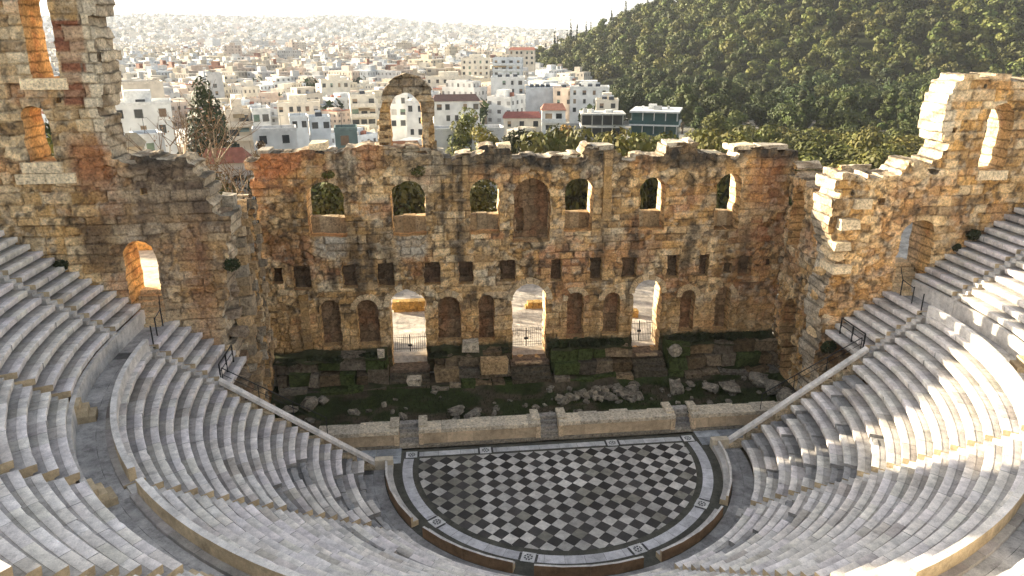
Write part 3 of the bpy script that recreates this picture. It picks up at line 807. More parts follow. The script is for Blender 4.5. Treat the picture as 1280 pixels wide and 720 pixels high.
# walkway between the tiers and the parapets backing the lower tier
P_lab = ['curved pale parapet at far left between walkway and lower seats', 'long curved ochre parapet in the near left, its back to the walkway', 'curved ochre parapet nearest the viewer at the bottom edge',
         'curved golden parapet in the near right corner', 'curved pale parapet at far right above the sunlit benches']
for w in range(5):
    A0, A1 = low_ang[w], low_ang[w + 1]
    a0 = D2R(A0) + (.5 / 24.5 if w > 0 else -.0); a1 = D2R(A1) - (.5 / 24.5 if w < 4 else 0)
    o = ring_wall('parapet', 24.5, 24.78, 8.6, 9.9, a0, a1, MARBLE * .95, WARM, MARBLE * 1.05, seg=1.7, seed=40 + w)
    tag(o, P_lab[w], 'parapet', 'curved parapets of the walkway')
def annulus(name, r0, r1, z, a0, a1, c0, mat, label=None, n=80, nr=3, kind='structure', jit=.15, seed=3, blocks=True):
    g = np.random.default_rng(seed); m = MB()
    for j in range(nr):
        ra = r0 + (r1 - r0) * j / nr + .006; rb = r0 + (r1 - r0) * (j + 1) / nr - .006
        for i in range(n):
            b0 = a0 + (a1 - a0) * (i + .5 * (j % 2)) / n; b1 = a0 + (a1 - a0) * (i + 1 + .5 * (j % 2)) / n
            b1 = min(b1, a1)
            V = [[r * math.cos(x), r * math.sin(x), z] for x, r in ((b0 + .004 / r1, ra), (b0 + .004 / r1, rb), (b1 - .004 / r1, rb), (b1 - .004 / r1, ra))]
            m.add(V, [[3, 2, 1, 0]], np.array(c0) * g.uniform(1 - jit, 1 + jit))
    V = [[r * math.cos(x), r * math.sin(x), z - .012] for x in np.linspace(a0, a1, 121) for r in (r0, r1)]
    m.add(V, [[2 * i, 2 * i + 1, 2 * i + 3, 2 * i + 2][::-1] for i in range(120)], np.array(c0) * .35)
    o = m.build(name, mat); tag(o, kind=kind); return o
annulus('walkway', 24.5, 26.5, 9.1, -PI, 0, OLD * 1.4, 'pavement', n=44, nr=2)
m = MB()
for sx in (-1, 1):
    for j in range(2):
        for i in range(3):
            x0, x1 = sorted((sx * (24.5 + j), sx * (25.5 + j))); m.box(x0 + .006, x1 - .006, .01 + i * 1.45, 1.45 + i * 1.45, 8.9, 9.1, OLD * random.uniform(1.0, 1.35))
o = m.build('walkway_end', 'pavement'); tag(o, kind='structure')
# facing wall under the upper tier
o = ring_wall('podium_wall', 26.3, 26.52, 8.9, 10.12, -PI, 0, MARBLE * .92, MARBLE, MARBLE, seg=1.5, seed=71)
tag(o, 'smooth curved marble facing below the first row of the upper tier', 'facing wall')
# straight benches that carry both tiers to the side walls
for sx, sd in ((-1, 'left'), (1, 'right')):
    for (r0, z0, n, lab, lo) in ((LOW0, LOWZ, NLOW, 'short straight white benches below the %s doorway', True), (UP0, UPZ, NUP, 'straight marble benches running into the %s side wall above the doorway', False)):
        root = empty('straight_seating', (sx * (22 if lo else 31), 2.4, 6), lab % sd, 'seating', 'straight seating blocks')
        for k in range(n):
            r = r0 + k * T_; z = z0 + k * R_
            if lo and r < 20.2: continue
            o = bench('bench', root, r, z + .03, 0, 0, 7000 + k + (50 if lo else 0) + (200 if sx > 0 else 0), 0.0, straight=(sx, .55, 4.52))
        # little stair between straight benches and the curved rows
        m = MB()
        for k in range(2 * n):
            r = r0 + k * T_ / 2; z = z0 + (k - 1) * R_ / 2
            if lo and r < 20.6: continue
            x0, x1 = sorted((sx * r, sx * (r + .45))); m.box(x0, x1, .02, .54, z - .6, z - .04, MARBLE * random.uniform(.6, .95), jit=.02)
        m.build('stair', 'marble', root)
    m = MB()
    x0, x1 = sorted((sx * 26.28, sx * 26.5))
    for i in range(3): m.box(x0, x1, .02 + i * 1.49, .01 + (i + 1) * 1.49, 8.9, 10.14, MARBLE * random.uniform(.9, 1.05))
    o = m.build('podium_wall', 'marble'); tag(o, 'short pale block wall beside the %s doorway, ending the upper tier' % sd, 'facing wall')
    # retaining wall with its sloped coping beside the side passage
    root = empty('retaining_wall', (sx * 16, .3, 0), 'retaining wall of the %s side passage under a sloping white coping' % sd, 'wall')
    m = MB(); z_at = lambda x: LOWZ + (x - LOW0) / T_ * R_ + .1
    for i in range(10):
        xa = 11.15 + i * .97; xb = xa + .96
        for j in range(9):
            za = j * .75; zb = za + .74
            zc = min(zb, z_at(max(xa, 12.0)) - .3)
            if zc <= za + .02: continue
            a_, b_ = sorted((sx * xa, sx * xb)); m.box(a_, b_, .08, .5, za, zc, mix(CREAM[None], GREY, np.array([random.random() * .6]))[0] * random.uniform(.8, 1.15))
    m.build('block_face', 'masonry', root)
    m = MB()
    n = 8
    for i in range(n):
        xa = 11.9 + (20.9 - 11.9) * i / n + .01; xb = 11.9 + (20.9 - 11.9) * (i + 1) / n - .01
        za, zb = z_at(xa), z_at(xb)
        V = [[sx * x, y, z + dz] for x, z in ((xa, za), (xb, zb)) for y in (.02, .46) for dz in (-.3, -.04)]
        m.add(V, [[0, 1, 3, 2], [4, 6, 7, 5], [0, 4, 5, 1], [2, 3, 7, 6], [1, 5, 7, 3], [0, 2, 6, 4]], MARBLE * random.uniform(1.0, 1.14))
    a_, b_ = sorted((sx * 10.75, sx * 11.9)); m.box(a_, b_, .0, .5, -.05, .72, PALE)
    m.build('coping', 'marble', root)
    # iron handrail above it
    root = empty('handrail', (sx * 18, 1.0, 4), 'thin dark iron handrail slanting down beside the %s passage' % sd, 'handrail', 'slanting handrails')
    m = MB(); m.tube((sx * 20.9, .95, 7.4), (sx * 15.2, 2.7, 2.6), .035, c=(.04, .04, .04)); m.tube((sx * 20.9, .95, 6.95), (sx * 15.2, 2.7, 2.15), .02, c=(.04, .04, .04)); m.build('rail', 'dark_metal', root)
    for t in (0, .33, .66, 1):
        m = MB(); x = 20.9 - 5.7 * t; y = .95 + 1.75 * t; z = 7.4 - 4.8 * t; m.tube((sx * x, y, z - 1.3), (sx * x, y, z), .03); m.build('post', 'dark_metal', root)
    # rail frame at the head of the coping
    root = empty('guard_rail', (sx * 21.2, 2.2, 6.9), 'square dark guard rail at the corner below the %s doorway' % sd, 'guard rail', 'guard rails')
    for y in (.75, 2.2, 3.7):
        m = MB(); m.box(sx * 20.95 - .04, sx * 20.95 + .04, y - .04, y + .04, 6.2, 7.75); m.build('post', 'dark_metal', root)
    m = MB(); m.box(sx * 20.95 - .03, sx * 20.95 + .03, .75, 3.7, 7.7, 7.78); m.box(sx * 20.95 - .02, sx * 20.95 + .02, .75, 3.7, 7.2, 7.24); m.build('rail', 'dark_metal', root)
    root = empty('guard_rail', (sx * 24.6, 2.5, 9.2), 'thin posts and sagging rail guarding the landing at the %s doorway' % sd, 'guard rail', 'guard rails')
    pts = [(24.5, .6), (24.75, 2.0), (24.95, 3.6)]
    for x, y in pts:
        m = MB(); m.tube((sx * x, y, 9.0), (sx * x, y, 10.5), .045); m.tube((sx * x, y, 9.1), (sx * x, y, 9.16), .14, c=(.1, .1, .1)); m.build('post', 'dark_metal', root)
    m = MB(); m.tube((sx * 24.75, 2.0, 10.4), (sx * 24.95, 3.6, 10.45), .03); m.tube((sx * 24.95, 3.6, 10.45), (sx * 25.2, 4.4, 11.1), .03); m.build('rail', 'dark_metal', root)
# outer wall of the seating bowl
o = ring_wall('outer_wall', 36.9, 38.2, -1, 17.6, -PI, 0, CREAM * .8, CREAM, CREAM, seg=1.6, mat='masonry', seed=90); tag(o, 'thick curved outer wall closing the top of the seating bowl', 'wall')
m = MB()
for sx in (-1, 1):
    a_, b_ = sorted((sx * 36.9, sx * 38.2)); m.box(a_, b_, .02, 4.6, -1, 17.6, CREAM * .8)
o = m.build('outer_wall_end', 'masonry'); o.name = 'outer_wall'; tag(o, 'straight stubs that tie the outer wall to both side walls', 'wall')

# ------------------------------------------------------------------ orchestra
def clip(poly, inside, inter):
    out = []
    for i in range(len(poly)):
        a, b = poly[i], poly[(i + 1) % len(poly)]
        ia, ib = inside(a), inside(b)
        if ia: out.append(a)
        if ia != ib: out.append(inter(a, b))
    return out
YB = 1.12; RC = 9.12
disk = [(RC * math.cos(t), RC * math.sin(t)) for t in np.linspace(-PI, PI, 73)[:-1]]
def clip_disk(poly):
    for i in range(len(disk)):
        if not poly: return poly
        a, b = disk[i], disk[(i + 1) % len(disk)]
        nx, ny = -(b[1] - a[1]), b[0] - a[0]
        f = lambda p: (p[0] - a[0]) * nx + (p[1] - a[1]) * ny
        poly = clip(poly, lambda p: f(p) >= 0, lambda p, q: tuple(np.array(p) + (np.array(q) - np.array(p)) * f(p) / (f(p) - f(q))))
    if poly: poly = clip(poly, lambda p: p[1] <= YB, lambda p, q: tuple(np.array(p) + (np.array(q) - np.array(p)) * (YB - p[1]) / (q[1] - p[1])))
    return poly
m = MB(); dg = .985; hd = dg / 2 - .006
for i in range(-22, 23):
    for j in range(-22, 23):
        cx = (i + j) * dg / 2 + .1; cy = (i - j) * dg / 2 + .15
        if math.hypot(cx, cy) > RC + .6 or cy > YB + .6: continue
        p = clip_disk([(cx + hd, cy), (cx, cy + hd), (cx - hd, cy), (cx, cy - hd)])
        if len(p) < 3: continue
        g = np.random.default_rng(i * 100 + j + 9000)
        if (i + j) % 2 == 0: c = np.array([.50, .485, .45]) * g.uniform(.72, 1.12)
        else: c = np.array([.036, .034, .033]) * g.uniform(.6, 1.7)
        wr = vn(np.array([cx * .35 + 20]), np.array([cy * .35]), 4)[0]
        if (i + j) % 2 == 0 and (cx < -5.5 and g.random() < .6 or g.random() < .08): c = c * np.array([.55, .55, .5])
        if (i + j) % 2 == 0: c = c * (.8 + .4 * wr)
        # split every tile by a crack or keep whole, with slight shading of its own stone per corner
        z = .006 + g.random() * .004
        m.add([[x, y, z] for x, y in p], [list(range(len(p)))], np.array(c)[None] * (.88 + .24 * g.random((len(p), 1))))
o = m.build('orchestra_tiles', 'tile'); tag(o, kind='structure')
# dark bedding, white border ring and its worn dark margins
def sector(ro, n=120, z=0.0, yc=YB):
    a0 = math.asin(min(1, yc / ro)); t = np.linspace(-PI - a0, a0, n)
    return [[ro * math.cos(x), ro * math.sin(x), z] for x in t]
m = MB(); P = sector(11.6, z=-.012, yc=2.3); m.add(P, [list(range(len(P)))], (.075, .075, .062)); 
o = m.build('orchestra_bed', 'pavement'); tag(o, kind='structure')
m = MB(); a0 = math.asin(YB / 9.5)
n = 30
for i in range(n):
    t0 = -PI - a0 + (PI + 2 * a0) * i / n; t1 = -PI - a0 + (PI + 2 * a0) * (i + 1) / n
    th = np.linspace(t0 + .0008, t1 - .0008, 4)
    V = [[r * math.cos(x), r * math.sin(x), .006] for x in th for r in (9.5, 10.15)]
    m.add(V, [[2 * s, 2 * s + 1, 2 * s + 3, 2 * s + 2] for s in range(3)], np.array([.50, .50, .52]) * random.uniform(.85, 1.12))
x = -10.1
while x < 10.05:
    e = min(x + random.uniform(.9, 1.7), 10.1)
    m.add([[x + .008, 1.36, .007], [e - .008, 1.36, .007], [e - .008, 1.92, .007], [x + .008, 1.92, .007]], [[0, 1, 2, 3]], np.array([.50, .50, .50]) * random.uniform(.8, 1.12)); x = e
o = m.build('orchestra_border', 'marble'); tag(o, kind='structure')
# rosette squares set in the border at every stair
m = MB()
def rosette(cx, cy, a):
    def Rr(x, y): return [cx + x * math.cos(a) - y * math.sin(a), cy + x * math.sin(a) + y * math.cos(a)]
    def quad(x0, x1, y0, y1, z, c): m.add([Rr(x0, y0) + [z], Rr(x1, y0) + [z], Rr(x1, y1) + [z], Rr(x0, y1) + [z]], [[0, 1, 2, 3]], c)
    quad(-.3, .3, -.52, .52, .011, (.06, .06, .06)); quad(-.38, .38, -.38, .38, .015, (.56, .56, .55))
    for k in range(8):
        t0 = k * PI / 4
        V = [Rr(r * math.cos(t), r * math.sin(t)) + [.019] for t, r in ((t0 + .1, .13), (t0 + .1, .26), (t0 + .68, .26), (t0 + .68, .13))]
        m.add(V, [[0, 3, 2, 1]], (.09, .09, .09))
    V = [Rr(.08 * math.cos(t), .08 * math.sin(t)) + [.019] for t in np.arange(8) * PI / 4]; m.add(V, [list(range(8))], (.09, .09, .09))
for A in (-144, -108, -72, -36, -18, -162): 
    if A in (-18, -162): continue
    a = D2R(A); rosette(9.83 * math.cos(a), 9.83 * math.sin(a), a)
for x in (-4.6, 4.2, 9.6, -9.6): rosette(x, 1.64, PI / 2)
o = m.build('rosette_panel', 'marble'); tag(o, kind='structure'); o.name = 'orchestra_rosettes'
# front row: low marble benches with backs, one per wedge
f_lab = ['curved front-row bench with a low back at far left of the orchestra', 'curved front-row bench with a brown back, near left of the orchestra', 'curved front-row bench with a brown back, nearest the viewer',
         'curved front-row bench with a brown back, near right of the orchestra', 'curved front-row bench with a low back at far right of the orchestra']
for w in range(5):
    a0 = D2R(low_ang[w]) + (.55 / 11 if w else .0); a1 = D2R(low_ang[w + 1]) - (.55 / 11 if w < 4 else .0)
    am = (a0 + a1) / 2
    root = empty('front_bench', (11 * math.cos(am), 11 * math.sin(am), 0), f_lab[w], 'bench', 'front-row benches around the orchestra')
    bc = np.array([.25, .155, .085])
    ring_wall('seat', 10.75, 11.1, -.02, .34, a0, a1, MARBLE * .7, MARBLE * .6, MARBLE * .75, root, seed=500 + w)
    ring_wall('backrest', 11.1, 11.24, -.02, .68, a0, a1, MARBLE * .8, bc, MARBLE * .95, root, seed=510 + w, seg=2.2)
annulus('orchestra_walk', 11.3, 12.7, .03, -PI, 0, OLD * 1.1, 'pavement', n=40, nr=2)

# ------------------------------------------------------------------ stage front and stage
root = empty('stage_front_wall', (0, 3, 0), 'long low wall of ochre marble panels facing the orchestra, with a grey coping', 'low wall')
STEPX = [(-10.45, -9.1), (-.68, .6), (8.95, 10.15)]
seg = [(-15.9, -10.45), (-9.1, -.68), (.6, 8.95), (10.15, 17.6)]
PANEL = np.array([.52, .41, .28])
for k, (a, b) in enumerate(seg):
    m = MB(); x = a
    while x < b - .01:
        e = min(x + random.uniform(1.1, 2.0), b)
        if b - e < .5: e = b
        m.box(x + .008, e - .008, 2.62, 3.3, .22, 1.06, PANEL * random.uniform(.82, 1.15)); x = e
    m.build('panel', 'marble', root)
    m = MB(); m.box(a, b, 2.5, 3.3, -.03, .2, GREY * .6); x = a
    while x < b - .01:
        e = min(x + random.uniform(.9, 1.7), b)
        if b - e < .5: e = b
        m.box(x + .006, e - .006, 2.5, 3.66 + random.random() * .3, 1.08, 1.34 + random.random() * .03, mix(GREY[None] * 1.1, PALE, np.array([random.random()]))[0], jit=.03); x = e
    m.build('coping', 'masonry', root)
    for xx in (a + .16, b - .16):
        m = MB(); m.box(xx - .16, xx + .16, 2.54, 3.3, .2, 1.07, PANEL * 1.15); m.build('pilaster', 'masonry', root)
for k, (a, b) in enumerate(STEPX):
    m = MB()
    for j in range(5):
        m.box(a + .015, b - .015, 2.55 + j * .26, 4.1, -.02 + j * .26, .25 + j * .26 - .004, mix(GREY[None], OLD, np.array([random.random()]))[0] * random.uniform(.7, 1.1), jit=.02)
    o = m.build('stone_steps', 'masonry'); tag(o, ['left steps up through the stage front, beside the left end of the checkered floor', 'middle steps up through the stage front, behind the centre of the checkered floor', 'right steps up through the stage front, beside the right end of the checkered floor'][k], 'steps', 'steps in the stage front')
    for xx in (a - .3, b + .3):
        m = MB(); m.box(xx - .3, xx + .3, 2.9, 4.3, 1.37, 1.5, PALE * random.uniform(.75, 1), jit=.05); m.build('end_block', 'masonry', root)
# pavement in the side passages, between bowl and stage wall ends
m = MB()
for sx in (-1, 1):
    for i in range(9):
        for j in range(2):
            a_, b_ = sorted((sx * (10.3 + i * 1.7), sx * (11.98 + i * 1.7)))
            m.add([[a_, .66 + j, .02], [b_, .66 + j, .02], [b_, 1.63 + j, .02], [a_, 1.63 + j, .02]], [[0, 1, 2, 3]], np.array([.34, .36, .38]) * random.uniform(.7, 1.1))
o = m.build('passage_pavement', 'pavement'); tag(o, kind='structure')
# sunk stage floor
def sheet(name, x0, x1, y0, y1, nx, ny, zf, cf, mat, kind='structure'):
    X, Y = np.meshgrid(np.linspace(x0, x1, nx), np.linspace(y0, y1, ny), indexing='ij')
    V = np.stack([X, Y, zf(X, Y)], -1).reshape(-1, 3); C = cf(X, Y).reshape(-1, 3)
    i = np.arange(nx * ny).reshape(nx, ny)
    F = np.stack([i[:-1, :-1], i[1:, :-1], i[1:, 1:], i[:-1, 1:]], -1).reshape(-1, 4)
    o = mesh(name, V, [F], mat, C, smooth=True); tag(o, kind=kind); return o
def stage_z(X, Y): return -.35 + (fbm(X * .6, Y * .6, 60, 4) - .5) * .5 + sstep(10.5, 12.2, Y) * .5
MOSS = np.array([.036, .048, .016]); SOIL = np.array([.085, .068, .045])
sheet('stage_floor', -20.8, 20.9, 3.4, 13.7, 170, 50, stage_z, lambda X, Y: mix(MOSS + np.zeros(X.shape + (3,)), SOIL, sstep(.5, .65, fbm(X * .5, Y * .8, 61, 4))), 'soil')
# podium of mossy blocks below the niches, broken by the three door ramps
pods = [(-20.6, -11.75, 'left end'), (-8.25, -1.85, 'left of the middle door'), (1.65, 8.3, 'right of the middle door'), (11.35, 20.8, 'right end')]
for k, (a, b, lab) in enumerate(pods):
    root = empty('stage_podium', ((a + b) / 2, 12.5, -.4), 'mossy block podium under the niches, %s' % lab, 'podium', 'mossy podium blocks')
    for (nm, y0, z0, z1) in (('base_course', 11.2, -.6, .35), ('middle_course', 11.75, .3, 1.45), ('top_course', 12.15, 1.4, 2.55)):
        m = MB(); x = a + random.random() * .3
        while x < b - .1:
            e = min(x + random.uniform(.8, 2.4), b)
            c = mix(GREY[None] * .36, TAN * .36, np.array([random.random()]))[0] * random.uniform(.5, 1.5)
            if random.random() < .3: c = MOSS * 1.6
            if True:
                m.box(x + .02, e - .02, y0 + random.random() * .35, 13.75, z0, z1 - random.random() * .35, c, jit=.26)
            x = e
        m.build(nm, 'rubble', root)
    # earth on top
    V = []; n = max(4, int((b - a) / .35))
    X, Y = np.meshgrid(np.linspace(a, b, n), np.linspace(12.1, 13.85, 8), indexing='ij'); Z = 2.38 + (fbm(X, Y, 63, 4) - .5) * .7 + sstep(12.6, 13.8, Y) * .3
    i = np.arange(n * 8).reshape(n, 8); F = np.stack([i[:-1, :-1], i[1:, :-1], i[1:, 1:], i[:-1, 1:]], -1).reshape(-1, 4)
    mesh('earth_cap', np.stack([X, Y, Z], -1).reshape(-1, 3), [F], 'soil', mix(MOSS + np.zeros((n, 8, 3)), SOIL, fbm(X, Y, 64, 3) * .8).reshape(-1, 3), root)
for k, (a, b, z) in enumerate(((-11.6, -8.4, .95), (-1.7, 1.5, 1.1), (8.45, 11.2, 1.32))):
    m = MB()
    m.box(a, b, 13.0, 15.95, -.5, z, np.array([.16, .12, .085]), jit=.02)
    for j in range(3): m.box(a, b, 12.5 - j * .5, 12.99 - j * .5, -.5, z - .25 - j * .3, np.array([.10, .085, .06]) * random.uniform(.8, 1.2), jit=.05)
    o = m.build('door_ramp', 'rubble'); tag(o, ['dark stone threshold and steps in the left stage door', 'dark stone threshold and steps in the middle stage door', 'dark stone threshold and steps in the right stage door'][k], 'threshold', 'stage door thresholds')
    if k: 
        m = MB(); m.box(a + .35, b - .6, 12.6, 13.0, z + .02, z + .14, (.36, .27, .17), jit=.02); o = m.build('plank', 'rubble'); tag(o, 'pale beam lying across the %s stage door threshold' % ('middle' if k == 1 else 'right'), 'plank', 'pale beams')
    # barred gate at the outer face
    root = empty('barred_gate', ((a + b) / 2, 15.7, z), ['thin barred iron gate standing in the left stage door', 'thin barred iron gate standing in the middle stage door', 'thin barred iron gate standing in the right stage door'][k], 'gate', 'barred gates')
    for x0, x1 in ((a + .2, (a + b) / 2 - .02), ((a + b) / 2 + .02, b - .2)):
        m = MB(); n = 8
        for i in range(n + 1):
            x = x0 + (x1 - x0) * i / n; m.tube((x, 15.7, z + .05), (x, 15.7, z + 2.0), .014 if 0 < i < n else .03, n=4)
        for zz in (.12, .7, 1.75): m.tube((x0, 15.7, z + zz), (x1, 15.7, z + zz), .02, n=4)
        m.build('leaf', 'dark_metal', root)
    m = MB(); m.box((a + b) / 2 - .16, (a + b) / 2 + .16, 15.62, 15.78, z + .95, z + 1.1); m.build('lock', 'dark_metal', root)
# fallen stones: a pile right of centre and strays
pile = 0
for k in range(64):
    g = np.random.default_rng(k + 800)
    x = 2.0 + g.random() * 6.3 + (g.random() - .5); y = 8.3 + g.random() * 1.9; s = g.uniform(.12, .36)
    m = MB(); rock(m, (x, y, stage_z(np.array([x]), np.array([y]))[0] + s * .45 + (.22 if abs(x - 5.2) < 2 and g.random() < .5 else 0)), (s * g.uniform(1, 1.9), s, s * .75), k + 60, mix(GREY[None] * .4, PALE * .5, np.array([g.random() ** 2]))[0], rot=None)
    o = m.build('fallen_stone', 'rubble'); tag(o, 'grey broken stone in the rubble pile on the stage floor right of the middle door', 'stone', 'rubble pile on the stage')
for k, (x, y, s, lab) in enumerate(((-17.6, 9.6, .55, 'largest pale boulder on the stage floor at far left, below the left return wall'), (-18.9, 8.9, .4, 'small pale stone at far left of the stage, left of the large boulder'), (-16.7, 10.2, .35, 'small pale stone right of the large boulder at far left of the stage'),
                       (-5.2, 6.6, .45, 'pale block lying behind the stage front, just right of the left steps'), (-6.4, 7.3, .5, 'flat dark slab behind the stage front, right of the left steps'), (11.2, 9.2, .55, 'upright pale stone on the stage below the right door'),
                       (13.9, 8.9, .5, 'grey slab lying flat at the right of the stage'), (15.4, 8.6, .6, 'long flat pale stone near the right return wall'), (12.6, 9.8, .3, 'small grey stone between the upright stone and the flat slab'))):
    m = MB(); rock(m, (x, y, -.1 + s * .4), (s * 1.4, s, s * (.9 if k in (0, 5) else .45)), k + 300, GREY * .6, rot=None); o = m.build('stray_stone', 'rubble'); tag(o, lab, 'stone')
for k, (x, y, z, w_, h_, c_, lab) in enumerate(((-5.0, 12.9, 2.5, 1.3, .8, PALE * .8, 'pale squared block on the podium left of the middle door'), (-3.2, 11.7, 1.0, 2.2, 1.2, TAN * .7, 'square carved pedestal block in the podium left of the middle door'), (-12.2, 12.6, 2.5, .5, .35, PALE, 'small white block on the podium beside the left door'),
                                       (11.9, 12.2, 1.5, 1.0, 1.0, GREY, 'round carved stone beside the right door'), (-9.6, 11.2, .6, 1.1, .5, PALE * .8, 'pale block on the steps of the left door'))):
    m = MB()
    if k == 3:
        m.tube((x, y - .35, z + .5), (x, y + .4, z + .5), .55, c=GREY * .8, n=12); m.tube((x, y - .42, z + .5), (x, y - .3, z + .5), .3, c=PALE * .7, n=12)
    else: m.box(x - w_ / 2, x + w_ / 2, y - .5, y + .5, z, z + h_, c_, jit=.15)
    o = m.build('loose_block', 'rubble'); tag(o, lab, 'stone block')
for k in range(70):
    g = np.random.default_rng(k + 2800)
    x = g.uniform(-20, 20); y = g.uniform(5.5, 11.3); s = g.uniform(.1, .26)
    m = MB(); rock(m, (x, y, stage_z(np.array([x]), np.array([y]))[0] + s * .3), (s * g.uniform(1, 1.8), s, s * .7), k + 2900, GREY * g.uniform(.3, .75), rot=None)
    o = m.build('scattered_stone', 'rubble'); tag(o, 'small dark stone scattered on the grassy sunken stage floor', 'stone', 'small stones strewn on the stage')
for sx, y0, lab in ((1, 6.4, 'row of dark fallen blocks at the foot of the right return wall'),):
    for k in range(6):
        m = MB(); rock(m, (19.2 - k * .25 + (k % 2) * .5, y0 + k * .75, .1), (.75, .5, .45), k + 400, GREY * .6, rot=None); o = m.build('fallen_block', 'rubble'); tag(o, 'dark fallen block at the foot of the right return wall', 'stone block', 'dark fallen blocks')

# ------------------------------------------------------------------ land
HX, HY = 345.0, 535.0
def hill(X, Y):
    rr = np.hypot((X - HX) / 290, (Y - HY) / 300)
    return 128 * np.clip(1 - rr, 0, 1) ** 1.2
def ground(X, Y):
    X = np.asarray(X, float); Y = np.asarray(Y, float)
    D = np.hypot(X, Y); be = np.degrees(np.arctan2(X, Y))
    z = 1.4 - 3.9 * sstep(45, 130, Y) + (fbm(X / 60, Y / 60, 71, 3) - .5) * 2.5 * sstep(60, 140, D)
    z = z + hill(X, Y) * (1 + .25 * (fbm(X / 70, Y / 70, 72, 3) - .5))
    far = (34 + 108 * sstep(13, -7, be)) * (.86 + .28 * fbm(be / 5, be * 0, 73, 3)) * sstep(2300, 5600, D)
    z = z + far
    inside = (Y < 14.5) & (np.hypot(X, np.minimum(Y, 0)) < 39.2) & (np.abs(X) < 39.2)
    slope = 3 + 15 * sstep(6, -14, Y) + 6 * sstep(36, 60, D) * sstep(2, -20, Y)
    z = np.where(Y < 8, slope, z)
    return np.where(inside, -.7, z)
ax = np.unique(np.concatenate([np.arange(-60, 60.1, 1.6), np.sign(np.arange(-60, 61)) * (60 + (np.abs(np.arange(-60, 61)) / 60.0) ** 3.2 * 7600)]))
ay = np.unique(np.concatenate([np.arange(-62, 60.1, 1.6), 60 + np.linspace(0, 1, 110) ** 2.6 * 8600, [-70, -100, -160, -300]]))
gx = np.unique(np.concatenate([ax, np.arange(60, 420, 9)])); gy = np.unique(np.concatenate([ay, np.arange(200, 720, 9)]))
X, Y = np.meshgrid(gx, gy, indexing='ij')
C = mix(np.array([.46, .42, .36]) + np.zeros(X.shape + (3,)), np.array([.25, .24, .21]), sstep(45, 90, Y))
C = mix(C, np.array([.022, .027, .012]), np.maximum(sstep(.5, 6, hill(X, Y)), sstep(1.0, .9, np.hypot((X - HX) / 330, (Y - HY) / 480)) * sstep(35, 55, X)))
C = mix(C, np.array([.17, .18, .15]), sstep(2300, 3600, np.hypot(X, Y)))
C = mix(C, np.array([.25, .22, .16]), sstep(10, 0, Y))
i = np.arange(X.size).reshape(X.shape); F = np.stack([i[:-1, :-1], i[1:, :-1], i[1:, 1:], i[:-1, 1:]], -1).reshape(-1, 4)
o = mesh('ground', np.stack([X, Y, ground(X, Y)], -1).reshape(-1, 3), [F], 'soil', C.reshape(-1, 3)); tag(o, kind='structure')

# ------------------------------------------------------------------ foliage
def leaves(clumps, n, size, seed, tone=(.75, 1.3)):
    """quads scattered through ellipsoid clumps (cx,cy,cz,rx,ry,rz)"""
    g = np.random.default_rng(seed); cl = np.array(clumps, float)
    w = cl[:, 3] * cl[:, 4] + cl[:, 5] * cl[:, 4]; k = g.choice(len(cl), n, p=w / w.sum())
    d = g.normal(size=(n, 3)); d /= np.linalg.norm(d, axis=1, keepdims=True)
    rad = g.random(n) ** .4 * .34 + .68
    rad *= .8 + .4 * fbm(d[:, 0] * 2 + 7 + k, d[:, 1] * 2 + d[:, 2] * 2.3, seed, 3)
    P = cl[k, :3] + d * cl[k, 3:] * rad[:, None]
    a = d * 1.5 + g.normal(size=(n, 3)) * .55 + np.array([0, 0, .25]); a /= np.linalg.norm(a, axis=1, keepdims=True)
    t = g.normal(size=(n, 3)); t -= (t * a).sum(1, keepdims=True) * a; t /= np.linalg.norm(t, axis=1, keepdims=True)
    b = np.cross(a, t); s = size * g.uniform(.6, 1.3, n)[:, None]
    V = np.stack([P - t * s, P + b * s * .6, P + t * s, P - b * s * .6], 1).reshape(-1, 3)
    F = np.arange(4 * n).reshape(n, 4)
    ct = g.uniform(tone[0], tone[1], len(cl))[k] * g.uniform(.8, 1.2, n)
    hue = g.uniform(.9, 1.15, len(cl))[k]
    C = np.repeat(np.stack([ct * hue, ct, ct * .9], 1), 4, 0)
    return V, F, C
def crown_clumps(g, R, H, z0, n, flat=.7):
    out = []
    for k in range(n):
        t = k / max(1, n - 1); a = g.random() * 2 * PI; z = z0 + H * (.12 + .82 * t)
        rr = R * (.72 * math.sin(PI * min(.95, .22 + .72 * t))) * g.uniform(.4, 1.05); r = R * g.uniform(.38, .58)
        out.append((rr * math.cos(a), rr * math.sin(a), z, r, r * g.uniform(.8, 1.1), r * flat * g.uniform(.8, 1.1)))
    return out
BARKC = (.13, .095, .07)
def trunk_mb(h, r, seed, limbs=4, spread=1.6):
    g = np.random.default_rng(seed); m = MB(); p = np.zeros(3)
    for k in range(4):
        q = p + np.array([g.normal() * .12 * h / 4, g.normal() * .12 * h / 4, h / 4]); m.tube(p, q, r * (1 - k * .18), r * (1 - (k + 1) * .18), BARKC, 7); p = q
        if k > 0:
            for _ in range(limbs // 2):
                a = g.random() * 2 * PI; e = p + np.array([math.cos(a) * spread, math.sin(a) * spread, g.uniform(.5, 1.3) * spread * .7]); m.tube(p, e, r * .42, r * .12, BARKC, 5)
    return m
